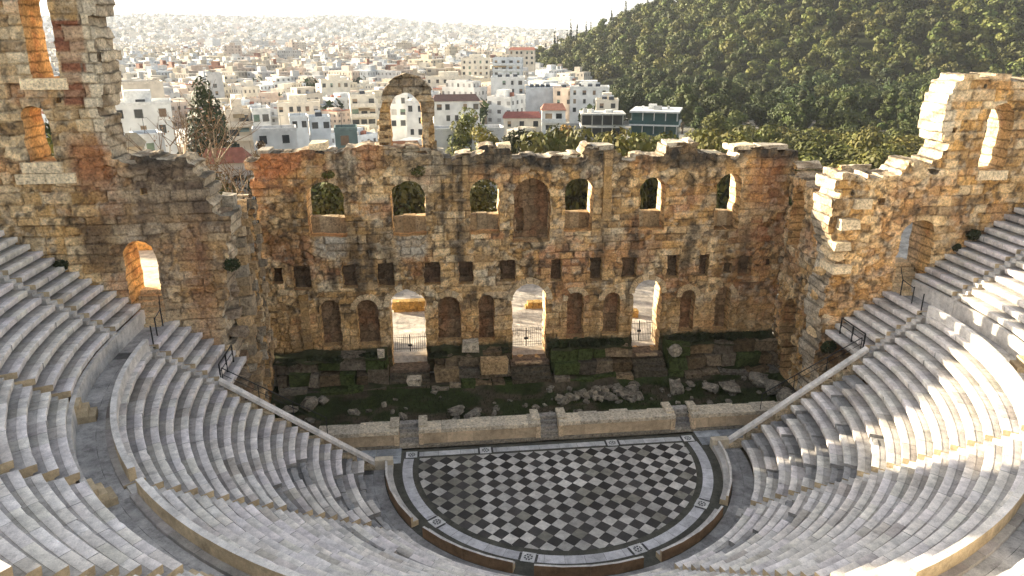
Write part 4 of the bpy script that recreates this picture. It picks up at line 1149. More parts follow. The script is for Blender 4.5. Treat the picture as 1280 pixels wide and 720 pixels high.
def tree_mesh(name, kind, seed, n=700):
    """one tree, trunk and crown in one mesh (for trees whose parts are too small to see)"""
    g = np.random.default_rng(seed)
    if kind == 'pine':
        tl = seed % 3 == 0; H = g.uniform(8, 10) if tl else g.uniform(4.5, 7); R = g.uniform(2.8, 3.6) if tl else g.uniform(4.4, 6.3); cl = crown_clumps(g, R, H, 2.0, int(g.integers(8, 12)), .66); mt = 'pine_leaf'; s = .42
    elif kind == 'cypress':
        H = g.uniform(9, 12); R = 1.0; mt = 'dark_leaf'; s = .42; cl = [(g.normal() * .12, g.normal() * .12, .8 + H * t, R * (1.1 - t) * .8 + .12, R * (1.1 - t) * .8 + .12, H * .13) for t in np.linspace(0, 1, 9)]
    else:
        H = g.uniform(3.5, 5); R = g.uniform(2.2, 3.2); cl = crown_clumps(g, R, H, 1.0, int(g.integers(8, 12)), .7); mt = 'bright_leaf' if kind == 'bright' else ('dark_leaf' if kind == 'dark' else 'autumn_leaf'); s = .36
    V, F, C = leaves(cl, n, s, seed)
    t = trunk_mb(3.2 if kind != 'cypress' else 2, .22, seed, 4, 1.5)
    TV = np.vstack(t.V); TC = np.vstack(t.C)
    fs = [F] + [np.array(f)[None] + len(V) for f in t.F]
    groups = group_faces([r for a in fs for r in np.atleast_2d(a)])
    mi = []
    for gq in groups: mi.append((gq[:, 0] >= len(V)).astype(np.int32))
    o = mesh(name, np.vstack([V, TV]), groups, None, np.vstack([C, TC]), mats=[mt, 'bark'], mi=np.concatenate(mi))
    return o
def put(o, x, y, s, z=None, rz=None, sink=.3):
    o.location = (x, y, float(ground(x, y)) - sink if z is None else z); o.scale = (s * random.uniform(.9, 1.1), s * random.uniform(.9, 1.1), s * random.uniform(.9, 1.12))
    o.rotation_euler = (0, 0, random.random() * 6.28 if rz is None else rz)
CAMP = np.array([-7.15, -41.6, 26.76])
def bearing(x, y): return math.degrees(math.atan2(x - CAMP[0], y - CAMP[1]))
# hillside woods: one candidate about every seven metres, nearest 285 as trees of their own, the rest one mass
cand = []
g = np.random.default_rng(5)
for gx_ in np.arange(30, 640, 10.2):
    for gy_ in np.arange(140, 760, 10.2):
        x = gx_ + g.uniform(-4.3, 4.3); y = gy_ + g.uniform(-4.3, 4.3)
        h = float(hill(x, y)); b = bearing(x, y)
        if b < 4 or b > 44: continue
        D = math.hypot(x - CAMP[0], y - CAMP[1])
        if h < .8 and not ((b > 18.5 and D > 215) or (b > 13.5 and D > 262)): continue
        if h > 118 or (y > HY + 60): continue
        cand.append((D, x, y))
cand.sort()
protos = [tree_mesh('pine_tree', 'pine', 900 + k, 1500) for k in range(9)]
cyps = [tree_mesh('cypress_tree', 'cypress', 950 + k, 420) for k in range(3)]
used = set()
PL = 'round-topped dark green pine on the lower slope of the wooded hill'
near = cand[:272]; rest = cand[272:]
for k, (D, x, y) in enumerate(near):
    b = protos[k % 9]; o = b if k < 9 else b.copy()
    if k >= 9: COL.objects.link(o)
    tag(o, PL, 'tree', 'pines on the lower slope of the wooded hill'); put(o, x, y, random.choice((random.uniform(.55, .85), random.uniform(.9, 1.2), random.uniform(1.05, 1.4))))
# cypresses that stand up along the ridge on its left end
cl_ = [(70, 470), (74, 476), (82, 478), (87, 470), (104, 486), (112, 480), (121, 488), (132, 484), (140, 492), (150, 488), (158, 495), (64, 462), (96, 468), (146, 470), (168, 492), (176, 486)]
cl_ = []
g = np.random.default_rng(15)
for bb in np.r_[np.arange(7.4, 11.5, .42), np.arange(11.6, 20.5, .8)]:
    bb = bb + g.uniform(-.25, .25); rr_ = np.arange(380, 640, 6.0)
    xx = CAMP[0] + rr_ * math.sin(D2R(bb)); yy = CAMP[1] + rr_ * math.cos(D2R(bb)); k = int(np.argmax((ground(xx, yy) + 9 - CAMP[2]) / rr_))
    cl_.append((xx[k], yy[k]))
for k, (x, y) in enumerate(cl_):
    o = cyps[k % 3] if k < 3 else cyps[k % 3].copy()
    if k >= 3: COL.objects.link(o)
    tag(o, 'slim dark cypress pointing above the left skyline of the wooded hill', 'tree', 'cypresses on the hill skyline'); put(o, x, y, random.uniform(1.0, 1.9))
Vs = []; Fs = []; Cs = []; n0 = 0
for pk in range(6):
    gg = np.random.default_rng(1200 + pk); R = gg.uniform(3.6, 6.0); V, F, C = leaves(crown_clumps(gg, R, gg.uniform(5, 9), 1.6, 9, .66), 560, .62, 1300 + pk, (.7, 1.35))
    sel = rest[pk::6]
    if not sel: continue
    A = np.array(sel); nT = len(A); sc = gg.uniform(.75, 1.6, nT); th = gg.random(nT) * 6.28
    ca, sa = np.cos(th), np.sin(th)
    VX = (V[None, :, 0] * ca[:, None] - V[None, :, 1] * sa[:, None]) * sc[:, None] + A[:, 1:2]
    VY = (V[None, :, 0] * sa[:, None] + V[None, :, 1] * ca[:, None]) * sc[:, None] + A[:, 2:3]
    VZ = V[None, :, 2] * sc[:, None] + ground(A[:, 1], A[:, 2])[:, None] - .3
    Vs.append(np.stack([VX, VY, VZ], -1).reshape(-1, 3)); tn = gg.uniform(.6, 1.6, nT)
    Cs.append((C[None] * np.stack([tn * gg.uniform(.9, 1.25, nT), tn, tn * .9], 1)[:, None, :]).reshape(-1, 3))
    Fs.append((F[None] + (np.arange(nT) * len(V))[:, None, None] + n0).reshape(-1, 4)); n0 += nT * len(V)
o = mesh('woods', np.vstack(Vs), [np.vstack(Fs)], 'pine_leaf', np.vstack(Cs)); tag(o, 'dense mass of dark green pines covering the upper hillside', 'woods', kind='stuff')

# trees between the stage wall and the hill / town
def near_tree(name, label, x, y, h, R, leaf, seed, n=1400, size=.3, group=None, kind='round', z=None, tone=(.7, 1.3)):
    g = np.random.default_rng(seed); zz = float(ground(x, y)) - .2 if z is None else z
    root = empty(name, (x, y, zz), label, 'tree', group)
    th = h * (.45 if kind != 'cypress' else .2)
    t = trunk_mb(th, .05 * h * .5 + .08, seed, 6, R * .55); t.build('trunk', 'bark', None).parent = root
    if kind == 'cypress': cl = [(g.normal() * .1, g.normal() * .1, h * (.08 + .86 * q), R * (1.12 - q) ** .6 * .8, R * (1.12 - q) ** .6 * .8, h * .11) for q in np.linspace(0, 1, 10)]
    else: cl = crown_clumps(g, R, h * .72, h * .25, 16, .75)
    V, F, C = leaves(cl, n, size, seed, tone)
    o = mesh('crown', V, [F], leaf, C); o.parent = root
    return root
def copy_tree(src, x, y, s, label=None, group=None):
    r = src.copy(); COL.objects.link(r); put(r, x, y, s)
    if label: r['label'] = label
    if group: r['group'] = group
    for c in list(src.children):
        d = c.copy(); COL.objects.link(d); d.parent = r
    return r
bk = [near_tree('olive_tree', 'yellow-green bushy olive in the bank of trees beyond the right half of the stage wall', 60 + k, 90, 7.5, 3.6, 'bright_leaf', 60 + k, 1500, .32, 'olives beyond the stage wall') for k in range(4)]
g = np.random.default_rng(8); spots = []
for x in np.arange(14, 120, 5.2):
    for y in np.arange(56, 190, 6.0):
        xx = x + g.uniform(-2.2, 2.2); yy = y + g.uniform(-2.6, 2.6); b = bearing(xx, yy); D = math.hypot(xx - CAMP[0], yy - CAMP[1])
        if b < 9 or b > 38: continue
        if b < 19.5 and (D > 178): continue
        if b >= 19.5 and D > 260: continue
        if float(hill(xx, yy)) > 1: continue
        lim = CAMP[2] - D * (.134 if b < 19.5 else .118)   # keeps the crowns below the sight line of the houses
        spots.append((D, xx, yy, lim))
spots.sort()
cnt = 0
for D, xx, yy, lim in spots:
    hmax = lim - float(ground(xx, yy)) + g.uniform(-1.0, .6)
    if hmax < 3.0: continue
    s = min(hmax / 7.5, g.uniform(.9, 1.35))
    if cnt < 4: bk[cnt].location = (xx, yy, float(ground(xx, yy)) - .3); bk[cnt].scale = (s, s, s)
    else: copy_tree(bk[cnt % 4], xx, yy, s)
    cnt += 1
    if cnt > 285: break
for k, x in enumerate(np.arange(3.5, 33, 3.6)):
    yy = 44 + (k % 3) * 2.5; D = math.hypot(x - CAMP[0], yy - CAMP[1]); top = CAMP[2] - D * (.135 if k % 2 else .129)
    r = copy_tree(bk[k % 4], x, yy, 1.0); s = (top - float(ground(x, yy))) / 7.4; r.scale = (s * .62, s * .62, s)
    r['label'] = 'tall yellow-green olive crown showing just above the middle of the stage wall'; r['group'] = 'olive crowns above the stage wall'
# darker trees just behind the stage wall, seen through its windows
dk = [near_tree('leafy_tree', 'mixed green tree behind the stage wall, seen through its upper windows', -10 + k * 8, 50, 8.2, 3.4, ('bright_leaf', 'bright_leaf', 'pine_leaf')[k], 80 + k, 1500, .3, 'trees seen through the windows') for k in range(3)]
cnt = 0
for x in np.arange(-46, 42, 4.7):
    for y in (46, 53, 61):
        xx = x + g.uniform(-2, 2); yy = y + g.uniform(-2.5, 2.5); s = g.uniform(.85, 1.25)
        if abs(xx + 31) < 7 and y > 48: continue
        if abs(xx - 1) < 5 and y > 50: continue
        if cnt < 3: dk[cnt].location = (xx, yy, float(ground(xx, yy)) - .3); dk[cnt].scale = (s, s, s)
        else: copy_tree(dk[cnt % 3], xx, yy, s)
        cnt += 1
near_tree('leafy_tree', 'bright lime-green rounded tree right of the freestanding arch', -1.5, 88.3, 15.5, 3.6, 'bright_leaf', 201, 2200, .3, tone=(1.0, 1.9))
near_tree('autumn_tree', 'orange-yellow autumn tree left of the modern house', 19, 106, 12.0, 2.4, 'autumn_leaf', 202, 1500, .28)
near_tree('cypress_tree', 'single dark cypress just behind the stage wall, in front of the modern house', 12.2, 38.0, 15.6, .62, 'dark_leaf', 203, 1500, .2, kind='cypress')
near_tree('cypress_tree', 'tall broad dark cypress behind the bare tree at left', -41.0, 73.0, 20.0, 6.4, 'dark_leaf', 204, 7000, .34, kind='cypress')
near_tree('leafy_tree', 'small brown-green tree in front of the white house at left', -27.3, 46.1, 14.8, 1.2, 'dry_leaf', 205, 900, .22)
near_tree('leafy_tree', 'dark green tree in the gap between the left side wall and the stage wall', -24.6, 17.6, 14.6, 2.2, 'dark_leaf', 206, 2200, .22, z=1.0)
near_tree('leafy_tree', 'yellow-green bush top below the bare tree in the left gap', -27.6, 22, 16.6, 1.5, 'bright_leaf', 207, 1400, .2, z=1.0)
near_tree('leafy_tree', 'light green tree seen through the lower window of the left side wall', -38.3, 21, 19.0, 2.0, 'bright_leaf', 208, 1600, .24, z=1.0)
near_tree('pine_tree', 'dark pine rising behind the lower window of the left side wall', -43, 34, 22.5, 2.4, 'dark_leaf', 209, 1800, .3, z=1.0)
near_tree('leafy_tree', 'rounded olive-green tree at the right end of the houses, below the hill', 55, 118, 12.5, 3.6, 'bright_leaf', 210, 2000, .3)
near_tree('leafy_tree', 'dark bushy tree beside the grey wall, right of the lime-green tree', 4.2, 74, 12.0, 1.6, 'dark_leaf', 211, 1200, .25)
near_tree('leafy_tree', 'broad yellow-green shrub crown just above the stage wall, right of the arch', -1.6, 46, 15.6, 3.0, 'bright_leaf', 212, 2600, .24)
near_tree('leafy_tree', 'dark green shrub crown above the stage wall beside the yellow-green shrub', 3.0, 48, 15.4, 2.6, 'dark_leaf', 213, 2200, .24)
near_tree('leafy_tree', 'mid-green crown above the stage wall in front of the red-roofed row', 8.0, 52, 15.0, 2.8, 'pine_leaf', 214, 2400, .24)
# bare trees at left
def bare_tree(label, x, y, h, seed, z):
    g = np.random.default_rng(seed); m = MB(); tw = MB()
    def grow(p, d, L, r, lev):
        q = p + d * L; (m if lev < 2 else tw).tube(p, q, r, r * .62, (.36, .29, .20) if lev < 3 else (.17, .12, .075), 5 if lev < 2 else 4)
        if lev == 4: return
        for k in range(3 if lev < 3 else 2):
            e = d + g.normal(size=3) * .42; e[2] = abs(e[2]) * .9 + .15; e /= np.linalg.norm(e); grow(q, e, L * g.uniform(.6, .85), r * .6, lev + 1)
    root = empty('bare_tree', (x, y, z), label, 'tree')
    for k in range(3):
        e = np.array([g.normal() * .18, g.normal() * .18, 1.]); e /= np.linalg.norm(e); grow(np.array([g.normal() * .25, g.normal() * .25, 0]), e, h * .36, .013 * h, 0)
    m.build('trunk', 'bark').parent = root; tw.build('twigs', 'bark').parent = root
    V, F, C = leaves([(0, 0, h * .78, h * .22, h * .22, h * .26)], 260, .16, seed); mesh('dry_leaves', V, [F], 'dry_leaf', C).parent = root
bare_tree('leafless tree with many pale upright stems in front of the tall dark cypress', -35.6, 49, 18.2, 31, 1.0)
bare_tree('thin leafless tree with russet twigs above the red-roofed house', -29.9, 35.6, 14.2, 32, 1.0)
# weeds on podium and walls
def weed(label, x, y, z, rx, rz, leaf, seed, group=None, n=500, size=.1):
    V, F, C = leaves([(0, 0, 0, rx, rx * .6, rz), (rx * .5, 0, rz * .2, rx * .6, rx * .5, rz * .8), (-rx * .5, .05, -.05, rx * .7, rx * .5, rz * .7)], n, size, seed)
    o = mesh('weed_clump', V + np.array([x, y, z]), [F], leaf, C, loc=(x, y, z)); tag(o, label, 'weeds', group)
for k, (x, z) in enumerate(((2.2, 2.9), (3.2, 2.7), (4.6, 2.75), (5.7, 2.8), (7.0, 2.7), (12.4, 2.75), (13.4, 2.7), (14.6, 2.85), (15.7, 2.7), (17.2, 2.9), (18.4, 2.8), (19.6, 2.7))):
    weed('dark green weeds trailing over the podium right of the middle door', x, 12.7 + (k % 3) * .2, z - .15, .75, .38, 'dark_leaf', 600 + k, 'weeds on the podium')
for k, (x, z) in enumerate(((-19.4, 2.5), (-17.5, 2.6), (-15.8, 2.6), (-13.2, 2.7), (-7.6, 2.6), (-2.4, 2.5))):
    weed('dark green weeds on the podium left of the middle door', x, 12.5 + (k % 2) * .3, z - .2, .7, .28, 'dark_leaf', 630 + k, 'weeds on the left podium')
weed('tuft of green growing from the stage wall head above the second window', -8.6, 13.5, 17.1, .5, .4, 'bright_leaf', 650, n=220)
weed('tuft of green growing from the stage wall above the first window', -15.2, 13.5, 17.0, .45, .3, 'bright_leaf', 651, n=200)
weed('dark caper bush hanging on the right corner above the guard rail', 20.6, 4.2, 5.3, .5, .5, 'dark_leaf', 652, n=500)
weed('dark green bush at the upper end of the right straight benches', 30.0, 4.1, 13.4, .45, .4, 'dark_leaf', 653, n=400)
weed('small dark bush beside the right upper benches, below the larger one', 29.0, 4.2, 12.5, .25, .25, 'dark_leaf', 654, n=260)
weed('dark green bush between left side wall and top straight benches', -30.6, 4.2, 13.4, .4, .35, 'dark_leaf', 655, n=360)
weed('ivy patch in the left return wall recess', -20.7, 7.6, 9.5, .5, .6, 'dark_leaf', 656, n=420)
weed('ivy hanging at the broken left shoulder', -20.4, 4.3, 13.0, .5, .45, 'dark_leaf', 657, n=420)
# short grass on the sunk stage
g = np.random.default_rng(77); n = 9000
x = g.uniform(-20.3, 20.5, n); y = g.uniform(4.2, 11.2, n); z = stage_z(x, y); a = g.random(n) * 6.28; h = g.uniform(.08, .28, n)
P = np.stack([x, y, z], 1); V = np.stack([P + np.stack([np.cos(a) * .03, np.sin(a) * .03, 0 * a], 1), P - np.stack([np.cos(a) * .03, np.sin(a) * .03, 0 * a], 1), P + np.stack([g.normal(size=n) * .07, g.normal(size=n) * .07, h], 1)], 1).reshape(-1, 3)
o = mesh('grass', V, [np.arange(3 * n).reshape(n, 3)], 'dark_leaf', np.repeat(g.uniform(.6, 1.3, (n, 1)), 3, 0) * np.ones(3)); tag(o, 'short dark grass on the sunken stage floor', 'grass', kind='stuff')

# ------------------------------------------------------------------ town
class FB:
    """quads with wall-metre UVs and paint colours"""
    def __init__(s): s.V = []; s.UV = []; s.C = []
    def quad(s, p, uv, c): s.V += p; s.UV += uv; s.C += [c] * 4
    def block(s, x0, x1, y0, y1, z0, z1, c, win=True, roof=None):
        w = (x0, y0), (x1, y0), (x1, y1), (x0, y1)
        for k in range(4):
            a, b = w[k], w[(k + 1) % 4]; L = math.hypot(b[0] - a[0], b[1] - a[1]); H = z1 - z0
            off = .8 if k % 2 == 0 else 0
            uv = [(0 + off, -H + 3.0 * 40), (L + off, -H + 120), (L + off, 120), (off, 120)] if win else [(0, -5)] * 4
            s.quad([(a[0], a[1], z0), (b[0], b[1], z0), (b[0], b[1], z1), (a[0], a[1], z1)], uv, c)
        s.quad([(x0, y0, z1), (x1, y0, z1), (x1, y1, z1), (x0, y1, z1)], [(0, -5)] * 4, roof or tuple(np.array(c) * .8))
    def build(s, name, parent=None):
        n = len(s.V); return mesh(name, np.array(s.V), [np.arange(n).reshape(-1, 4)], 'facade', np.array(s.C), parent, uv=np.array(s.UV))
PAINT = {'white': (.80, .79, .75), 'cream': (.74, .68, .57), 'beige': (.64, .57, .47), 'pale grey': (.60, .59, .57), 'peach': (.68, .56, .46), 'bluish': (.60, .63, .65), 'sand': (.68, .60, .46)}
RW = random.Random(5)
def detailed(label, x, y, ztop, w, d, storeys, rot, c, roof='flat', balcony=False, tanks=0, wins=None, base=None, hut=False, fh=2.9, roofc=None, windark=None):
    zb = float(ground(x, y)) - .5
    root = empty('town_house', (x, y, zb), label, 'house'); root.rotation_euler = (0, 0, rot)
    H = ztop - zb
    c = np.array(c)
    def loc(o): o.parent = root; return o
    f = FB(); f.block(-w / 2, w / 2, 0, d, 0, H, tuple(c), win=False, roof=tuple(c * .7)); loc(f.build('walls'))
    m = MB()
    for (x0, x1, y0, y1) in ((-w / 2 - .08, w / 2 + .08, -.08, .14), (-w / 2 - .08, w / 2 + .08, d - .14, d + .08), (-w / 2 - .08, -w / 2 + .14, .14, d - .14), (w / 2 - .14, w / 2 + .08, .14, d - .14)):
        m.box(x0, x1, y0, y1, H - .1, H + .5, c * .95)
    if roof == 'flat': loc(m.build('parapet', 'paint'))
    else:
        t = MB(); rc = np.array(roofc or (.30, .12, .08))
        t.add([[-w / 2 - .3, -.4, H], [w / 2 + .3, -.4, H], [w / 2 + .3, d + .4, H], [-w / 2 - .3, d + .4, H], [-w / 2 + .6, d / 2, H + 1.5], [w / 2 - .6, d / 2, H + 1.5]], [[0, 1, 5, 4], [2, 3, 4, 5], [1, 2, 5], [3, 0, 4], [3, 2, 1, 0]], rc)
        loc(t.build('roof', 'paint'))
    nw = wins if wins is not None else max(1, int(w / 2.6))
    for s in range(storeys):
        z1 = H - .75 - s * fh; z0 = z1 - 1.5
        if z0 < .3: break
        for k in range(nw):
            cx = -w / 2 + w * (k + .5) / nw; ww = min(.6 if not balcony else .85, w / nw * .36)
            if RW.random() < .13: continue
            ww *= RW.uniform(.75, 1.2); cx += RW.uniform(-.25, .25)
            m = MB()
            m.box(cx - ww - .1, cx + ww + .1, -.09, .05, z0 - .1, z0, c * .85); m.box(cx - ww - .1, cx + ww + .1, -.06, .05, z1, z1 + .09, c * .9)
            m.box(cx - ww - .09, cx - ww, -.06, .05, z0, z1, c * .9); m.box(cx + ww, cx + ww + .09, -.06, .05, z0, z1, c * .9)
            fr = loc(m.build('window', 'paint'))
            p = MB(); p.box(cx - ww + .01, cx + ww - .01, -.02, .04, z0 + .01, z1 - .01); pn = p.build('pane', 'dark_glass'); pn.parent = fr
            if RW.random() < .4:
                sc_ = [(.30, .22, .14), (.16, .22, .17), (.45, .43, .40), (.22, .15, .10)][RW.randrange(4)]; q = MB(); hh = RW.choice((1.0, .55))
                q.box(cx - ww + .02, cx + ww - .02, -.05, -.022, z1 - (z1 - z0) * hh + .015, z1 - .01, sc_); sh = q.build('shutter', 'paint'); sh.parent = fr
        for k in range(max(1, int(d / 4)) if d > 3 else 0):
            for sx in (-1, 1):
                cy = d * (k + .5) / max(1, int(d / 4)); p = MB(); p.box(sx * (w / 2) - .04, sx * (w / 2) + .04, cy - .5, cy + .5, z0, z1); loc(p.build('side_window', 'dark_glass'))
        if balcony:
            m = MB(); m.box(-w / 2 - .1, w / 2 + .1, -1.3, -.02, z0 - .75, z0 - .57, c); m.box(-w / 2 - .1, w / 2 + .1, -1.3, -1.22, z0 - .57, z0 + .3, c * .9)
            for sx in (-1, 1): m.box(sx * (w / 2 + .02) - .06, sx * (w / 2 + .02) + .06, -1.22, -.02, z0 - .57, z0 + .3, c * .9)
            loc(m.build('balcony', 'paint'))
            if RW.random() < .6:
                q = MB(); a_ = RW.uniform(-w / 2, 0); q.add([[a_, -.05, z1 + .25], [a_ + w * .45, -.05, z1 + .25], [a_ + w * .45, -1.35, z1 - .35], [a_, -1.35, z1 - .35], [a_, -.05, z1 + .2], [a_ + w * .45, -.05, z1 + .2], [a_ + w * .45, -1.35, z1 - .4], [a_, -1.35, z1 - .4]], [[0, 1, 2, 3], [4, 7, 6, 5], [3, 2, 6, 7], [0, 3, 7, 4], [1, 5, 6, 2]], [(.34, .25, .14), (.18, .24, .22), (.45, .40, .32)][RW.randrange(3)]); loc(q.build('awning', 'paint'))
    q = MB(); ax_ = RW.uniform(-w * .3, w * .3); q.tube((ax_, d * .5, H - .1), (ax_, d * .5, H + 2.6), .035, c=(.2, .2, .2), n=4); q.tube((ax_ - .6, d * .5, H + 2.4), (ax_ + .6, d * .5, H + 2.4), .025, c=(.2, .2, .2), n=4)
    if roof == 'flat': loc(q.build('aerial', 'dark_metal'))
    if hut:
        m = MB(); m.box(-w * .22, w * .2, d * .35, d * .8, H, H + 2.3, c * .97); loc(m.build('stair_hut', 'paint'))
    for k in range(tanks):
        m = MB(); tx = -w * .35 + w * .7 * (k + .5) / tanks + random.uniform(-.3, .3); ty = d * random.uniform(.2, .6)
        m.tube((tx - .7, ty, H + 1.4), (tx + .7, ty, H + 1.4), .32, n=9)
        for sx in (-.6, .6): m.tube((tx + sx, ty, H), (tx + sx, ty, H + 1.2), .04)
        q = m.build('water_tank', 'steel_tank'); loc(q)
        p = MB(); p.add([[tx - .8, ty - 1.7, H + .35], [tx + .8, ty - 1.7, H + .35], [tx + .8, ty - .3, H + 1.2], [tx - .8, ty - .3, H + 1.2]], [[0, 1, 2, 3]]); pp = p.build('solar_panel', 'dark_glass'); pp.parent = q
    return root
P = PAINT
W_, CR, BE, GR, PE, BL, SA = (P[k] for k in ('white', 'cream', 'beige', 'pale grey', 'peach', 'bluish', 'sand'))
detailed('white two-window house just right of the left side wall', -60, 98.8, 15.2, 10.5, 8, 2, .32, W_, wins=3, tanks=1, hut=True)
detailed('windowless beige block above the white two-window house', -81.3, 160.2, 15.4, 9.5, 8, 0, .4, BE, wins=1)
detailed('narrow bluish house behind the left broken shoulder', -45.9, 63.5, 13.8, 3.4, 5, 2, .5, BL, wins=1)
detailed('small ochre gabled shed beside the left side wall', -45.6, 56.1, 13.6, 2.4, 4, 1, .3, SA, roof='tile', roofc=(.4, .33, .22))
detailed('low grey house with a red tiled roof in the left gap', -32.9, 50.2, 12.2, 5.4, 5, 2, .18, GR, roof='tile', wins=2)
detailed('apartment house with three tiers of dark balconies left of the stage wall', -47.9, 118.4, 12.0, 5.0, 8, 4, .28, BE, balcony=True, wins=2, hut=True)
detailed('plain bright white block attached to the balcony house', -43.0, 117.4, 12.2, 3.6, 8, 1, .28, W_, wins=2)
detailed('thin grey tower block standing over the left town', -95.5, 276, 12.2, 6, 8, 4, .3, GR, wins=1)
detailed('flat house with a dark planted roof terrace in the left town', -47.2, 184.9, 7.8, 12.3, 9, 2, .15, CR, wins=5, hut=True)
detailed('low pale-blue house left of the small blue twin', -38.8, 135.6, 8.8, 4.0, 6, 1, .2, BL, wins=2)
detailed('low pale-blue house with a dark awning, right-hand twin', -34.4, 138.4, 8.2, 4.8, 6, 1, .2, BL, wins=2, tanks=1)
detailed('long grey-white yard wall house in front of the blue twins', -36.1, 95.4, 10.6, 7.6, 5, 1, .2, GR, wins=2)
detailed('green-grey shed with a white slab roof left of the freestanding arch', -21.1, 75.6, 12.8, 3.4, 4, 1, .1, (.16, .22, .21), wins=1)
detailed('square cream block with blank walls left of the freestanding arch', -45, 256, 10.2, 11, 10, 1, .2, CR, wins=4, hut=True)
detailed('cream house with deep dark balconies left of the freestanding arch', -27.7, 177.4, 10.4, 7.2, 8, 3, .15, CR, balcony=True, wins=3, tanks=1)
detailed('white house framed in the left of the freestanding arch', -16.8, 158.2, 12.0, 5.2, 7, 3, .1, W_, wins=2)
detailed('stepped white house framed in the right of the freestanding arch', -12.1, 148.3, 10.8, 4.6, 7, 3, -.2, W_, wins=2, hut=True)
detailed('low terracotta-roofed house seen under the freestanding arch', -11.3, 58.3, 11.6, 4.8, 4.5, 1, .1, W_, roof='tile', wins=2, roofc=(.36, .16, .08))
detailed('white house with a dark red flat roof right of the arch', -1.3, 158.3, 10.2, 12.2, 8, 2, .05, W_, roof='tile', roofc=(.09, .05, .045), wins=5)
detailed('long low grey wall house behind the lime-green tree', -1.2, 90.5, 10.6, 12.5, 5, 1, .05, GR, wins=1)
detailed('very long cream block with a recessed top floor right of the arch', -.4, 288, 9.4, 20.5, 9, 2, 0, CR, wins=6, hut=True)
detailed('five-storey cream block with a brown roof hut in the middle town', 15.4, 367.8, 14.6, 15.1, 10, 4, -.1, CR, wins=5, hut=True, tanks=1)
detailed('yellowish two-storey house in front of the five-storey block', 13.3, 282.8, 8.4, 9.3, 8, 2, -.1, SA, wins=3)
detailed('grey-blue apartment block under the left edge of the hill', 30.1, 341.6, 15.4, 14.6, 10, 3, -.2, BL, wins=4, balcony=True)
detailed('villa with a red roof at the foot of the wooded hill', 44.9, 405.4, 18.4, 15.1, 9, 3, -.2, BE, roof='tile', wins=5)
detailed('white four-storey apartment house with square windows, centre right', 19.8, 234.1, 11.7, 12.4, 11, 4, -.12, W_, wins=4, tanks=3)
detailed('blank bluish-white wall house attached right of the four-storey one', 31.3, 230.7, 8.2, 10.6, 9, 0, -.12, BL, tanks=4)
detailed('peach house right of the blank bluish wall', 38.6, 221.6, 8.6, 7.6, 8, 2, -.15, PE, wins=2, tanks=1)
detailed('long low cream row house with a bright red roof', 16.2, 157, 5.6, 10.2, 6, 1, -.1, CR, roof='tile', wins=3, roofc=(.26, .09, .07))
detailed('small white house with a dark balcony beside the autumn tree', 22.9, 146, 8.6, 6.0, 6, 2, -.12, W_, balcony=True, wins=2, roof='tile', roofc=(.28, .13, .09))
detailed('white stepped block crowded with roof huts above the modern house', 46.0, 212.9, 9.4, 13.4, 9, 3, -.2, W_, wins=4, tanks=3, hut=True)
detailed('small white house with an orange roof hut behind the modern wing', 47, 190, 7.0, 7, 6, 2, -.2, CR, wins=2, hut=True, tanks=2)
# the modern house: wide slabs, glazed floors
def modern(label, x, y, ztop, w, d, rot, glass, c, bays, wing):
    zb = float(ground(x, y)) - .5; root = empty('modern_house', (x, y, zb), label, 'house'); root.rotation_euler = (0, 0, rot); H = ztop - zb
    m = MB(); m.box(-w / 2 + .4, w / 2 - .4, .9, d, 0, H - .3, np.array(c) * .6); m.build('core', 'paint').parent = root
    for z in (H, H - 3.4):
        m = MB(); m.box(-w / 2, w / 2, -.9, d + .4, z - .42, z, np.array(c)); m.build('floor_slab', 'paint').parent = root
    for s in range(2):
        z1 = H - .5 - s * 3.4; z0 = z1 - 2.7
        for k in range(bays):
            x0 = -w / 2 + .5 + (w - 1) * k / bays; x1 = -w / 2 + .5 + (w - 1) * (k + 1) / bays - .22
            m = MB(); m.box(x0, x1, .82, .9, z0, z1); m.build('glazing', glass).parent = root
            m = MB(); m.box(x1, x1 + .22, .7, .95, z0, z1, np.array(c)); m.build('mullion', 'paint').parent = root
        for sx in (-1, 1):
            m = MB(); m.box(sx * (w / 2 - .36) - .04, sx * (w / 2 - .36) + .04, 1.0, d - .4, z0, z1); m.build('side_glazing', glass).parent = root
        if not wing:
            m = MB(); m.box(-w / 2, w / 2, -.88, -.82, z0 - .2, z0 + .75); m.build('balustrade', 'teal_glass').parent = root
    for k in range(5):
        m = MB(); a = random.uniform(-w / 2 + .5, w / 2 - 2); b_ = random.uniform(1.5, d * .6); m.box(a, a + random.uniform(.4, 2.2), b_, b_ + random.uniform(.5, 1.5), H + .01 * k, H + random.uniform(.4, 1.3), np.array(W_) * random.uniform(.5, 1), jit=.05); m.build('roof_unit', 'paint').parent = root
plain_mat('teal_glass', (.028, .075, .08), .15, 0, .2, .4, .6)
modern('modern two-floor house with teal glass balconies and wide white slabs', 50.6, 150.5, 7.6, 13.0, 12, -.38, 'teal_glass', (.55, .56, .55), 4, False)
modern('flat modern wing with dark window bays left of the teal glass house', 38.6, 158.5, 6.4, 12.2, 8, -.15, 'dark_glass', (.50, .49, .45), 4, True)
heroes = [(o.location.x, o.location.y) for o in COL.objects if o.get('category') == 'house']
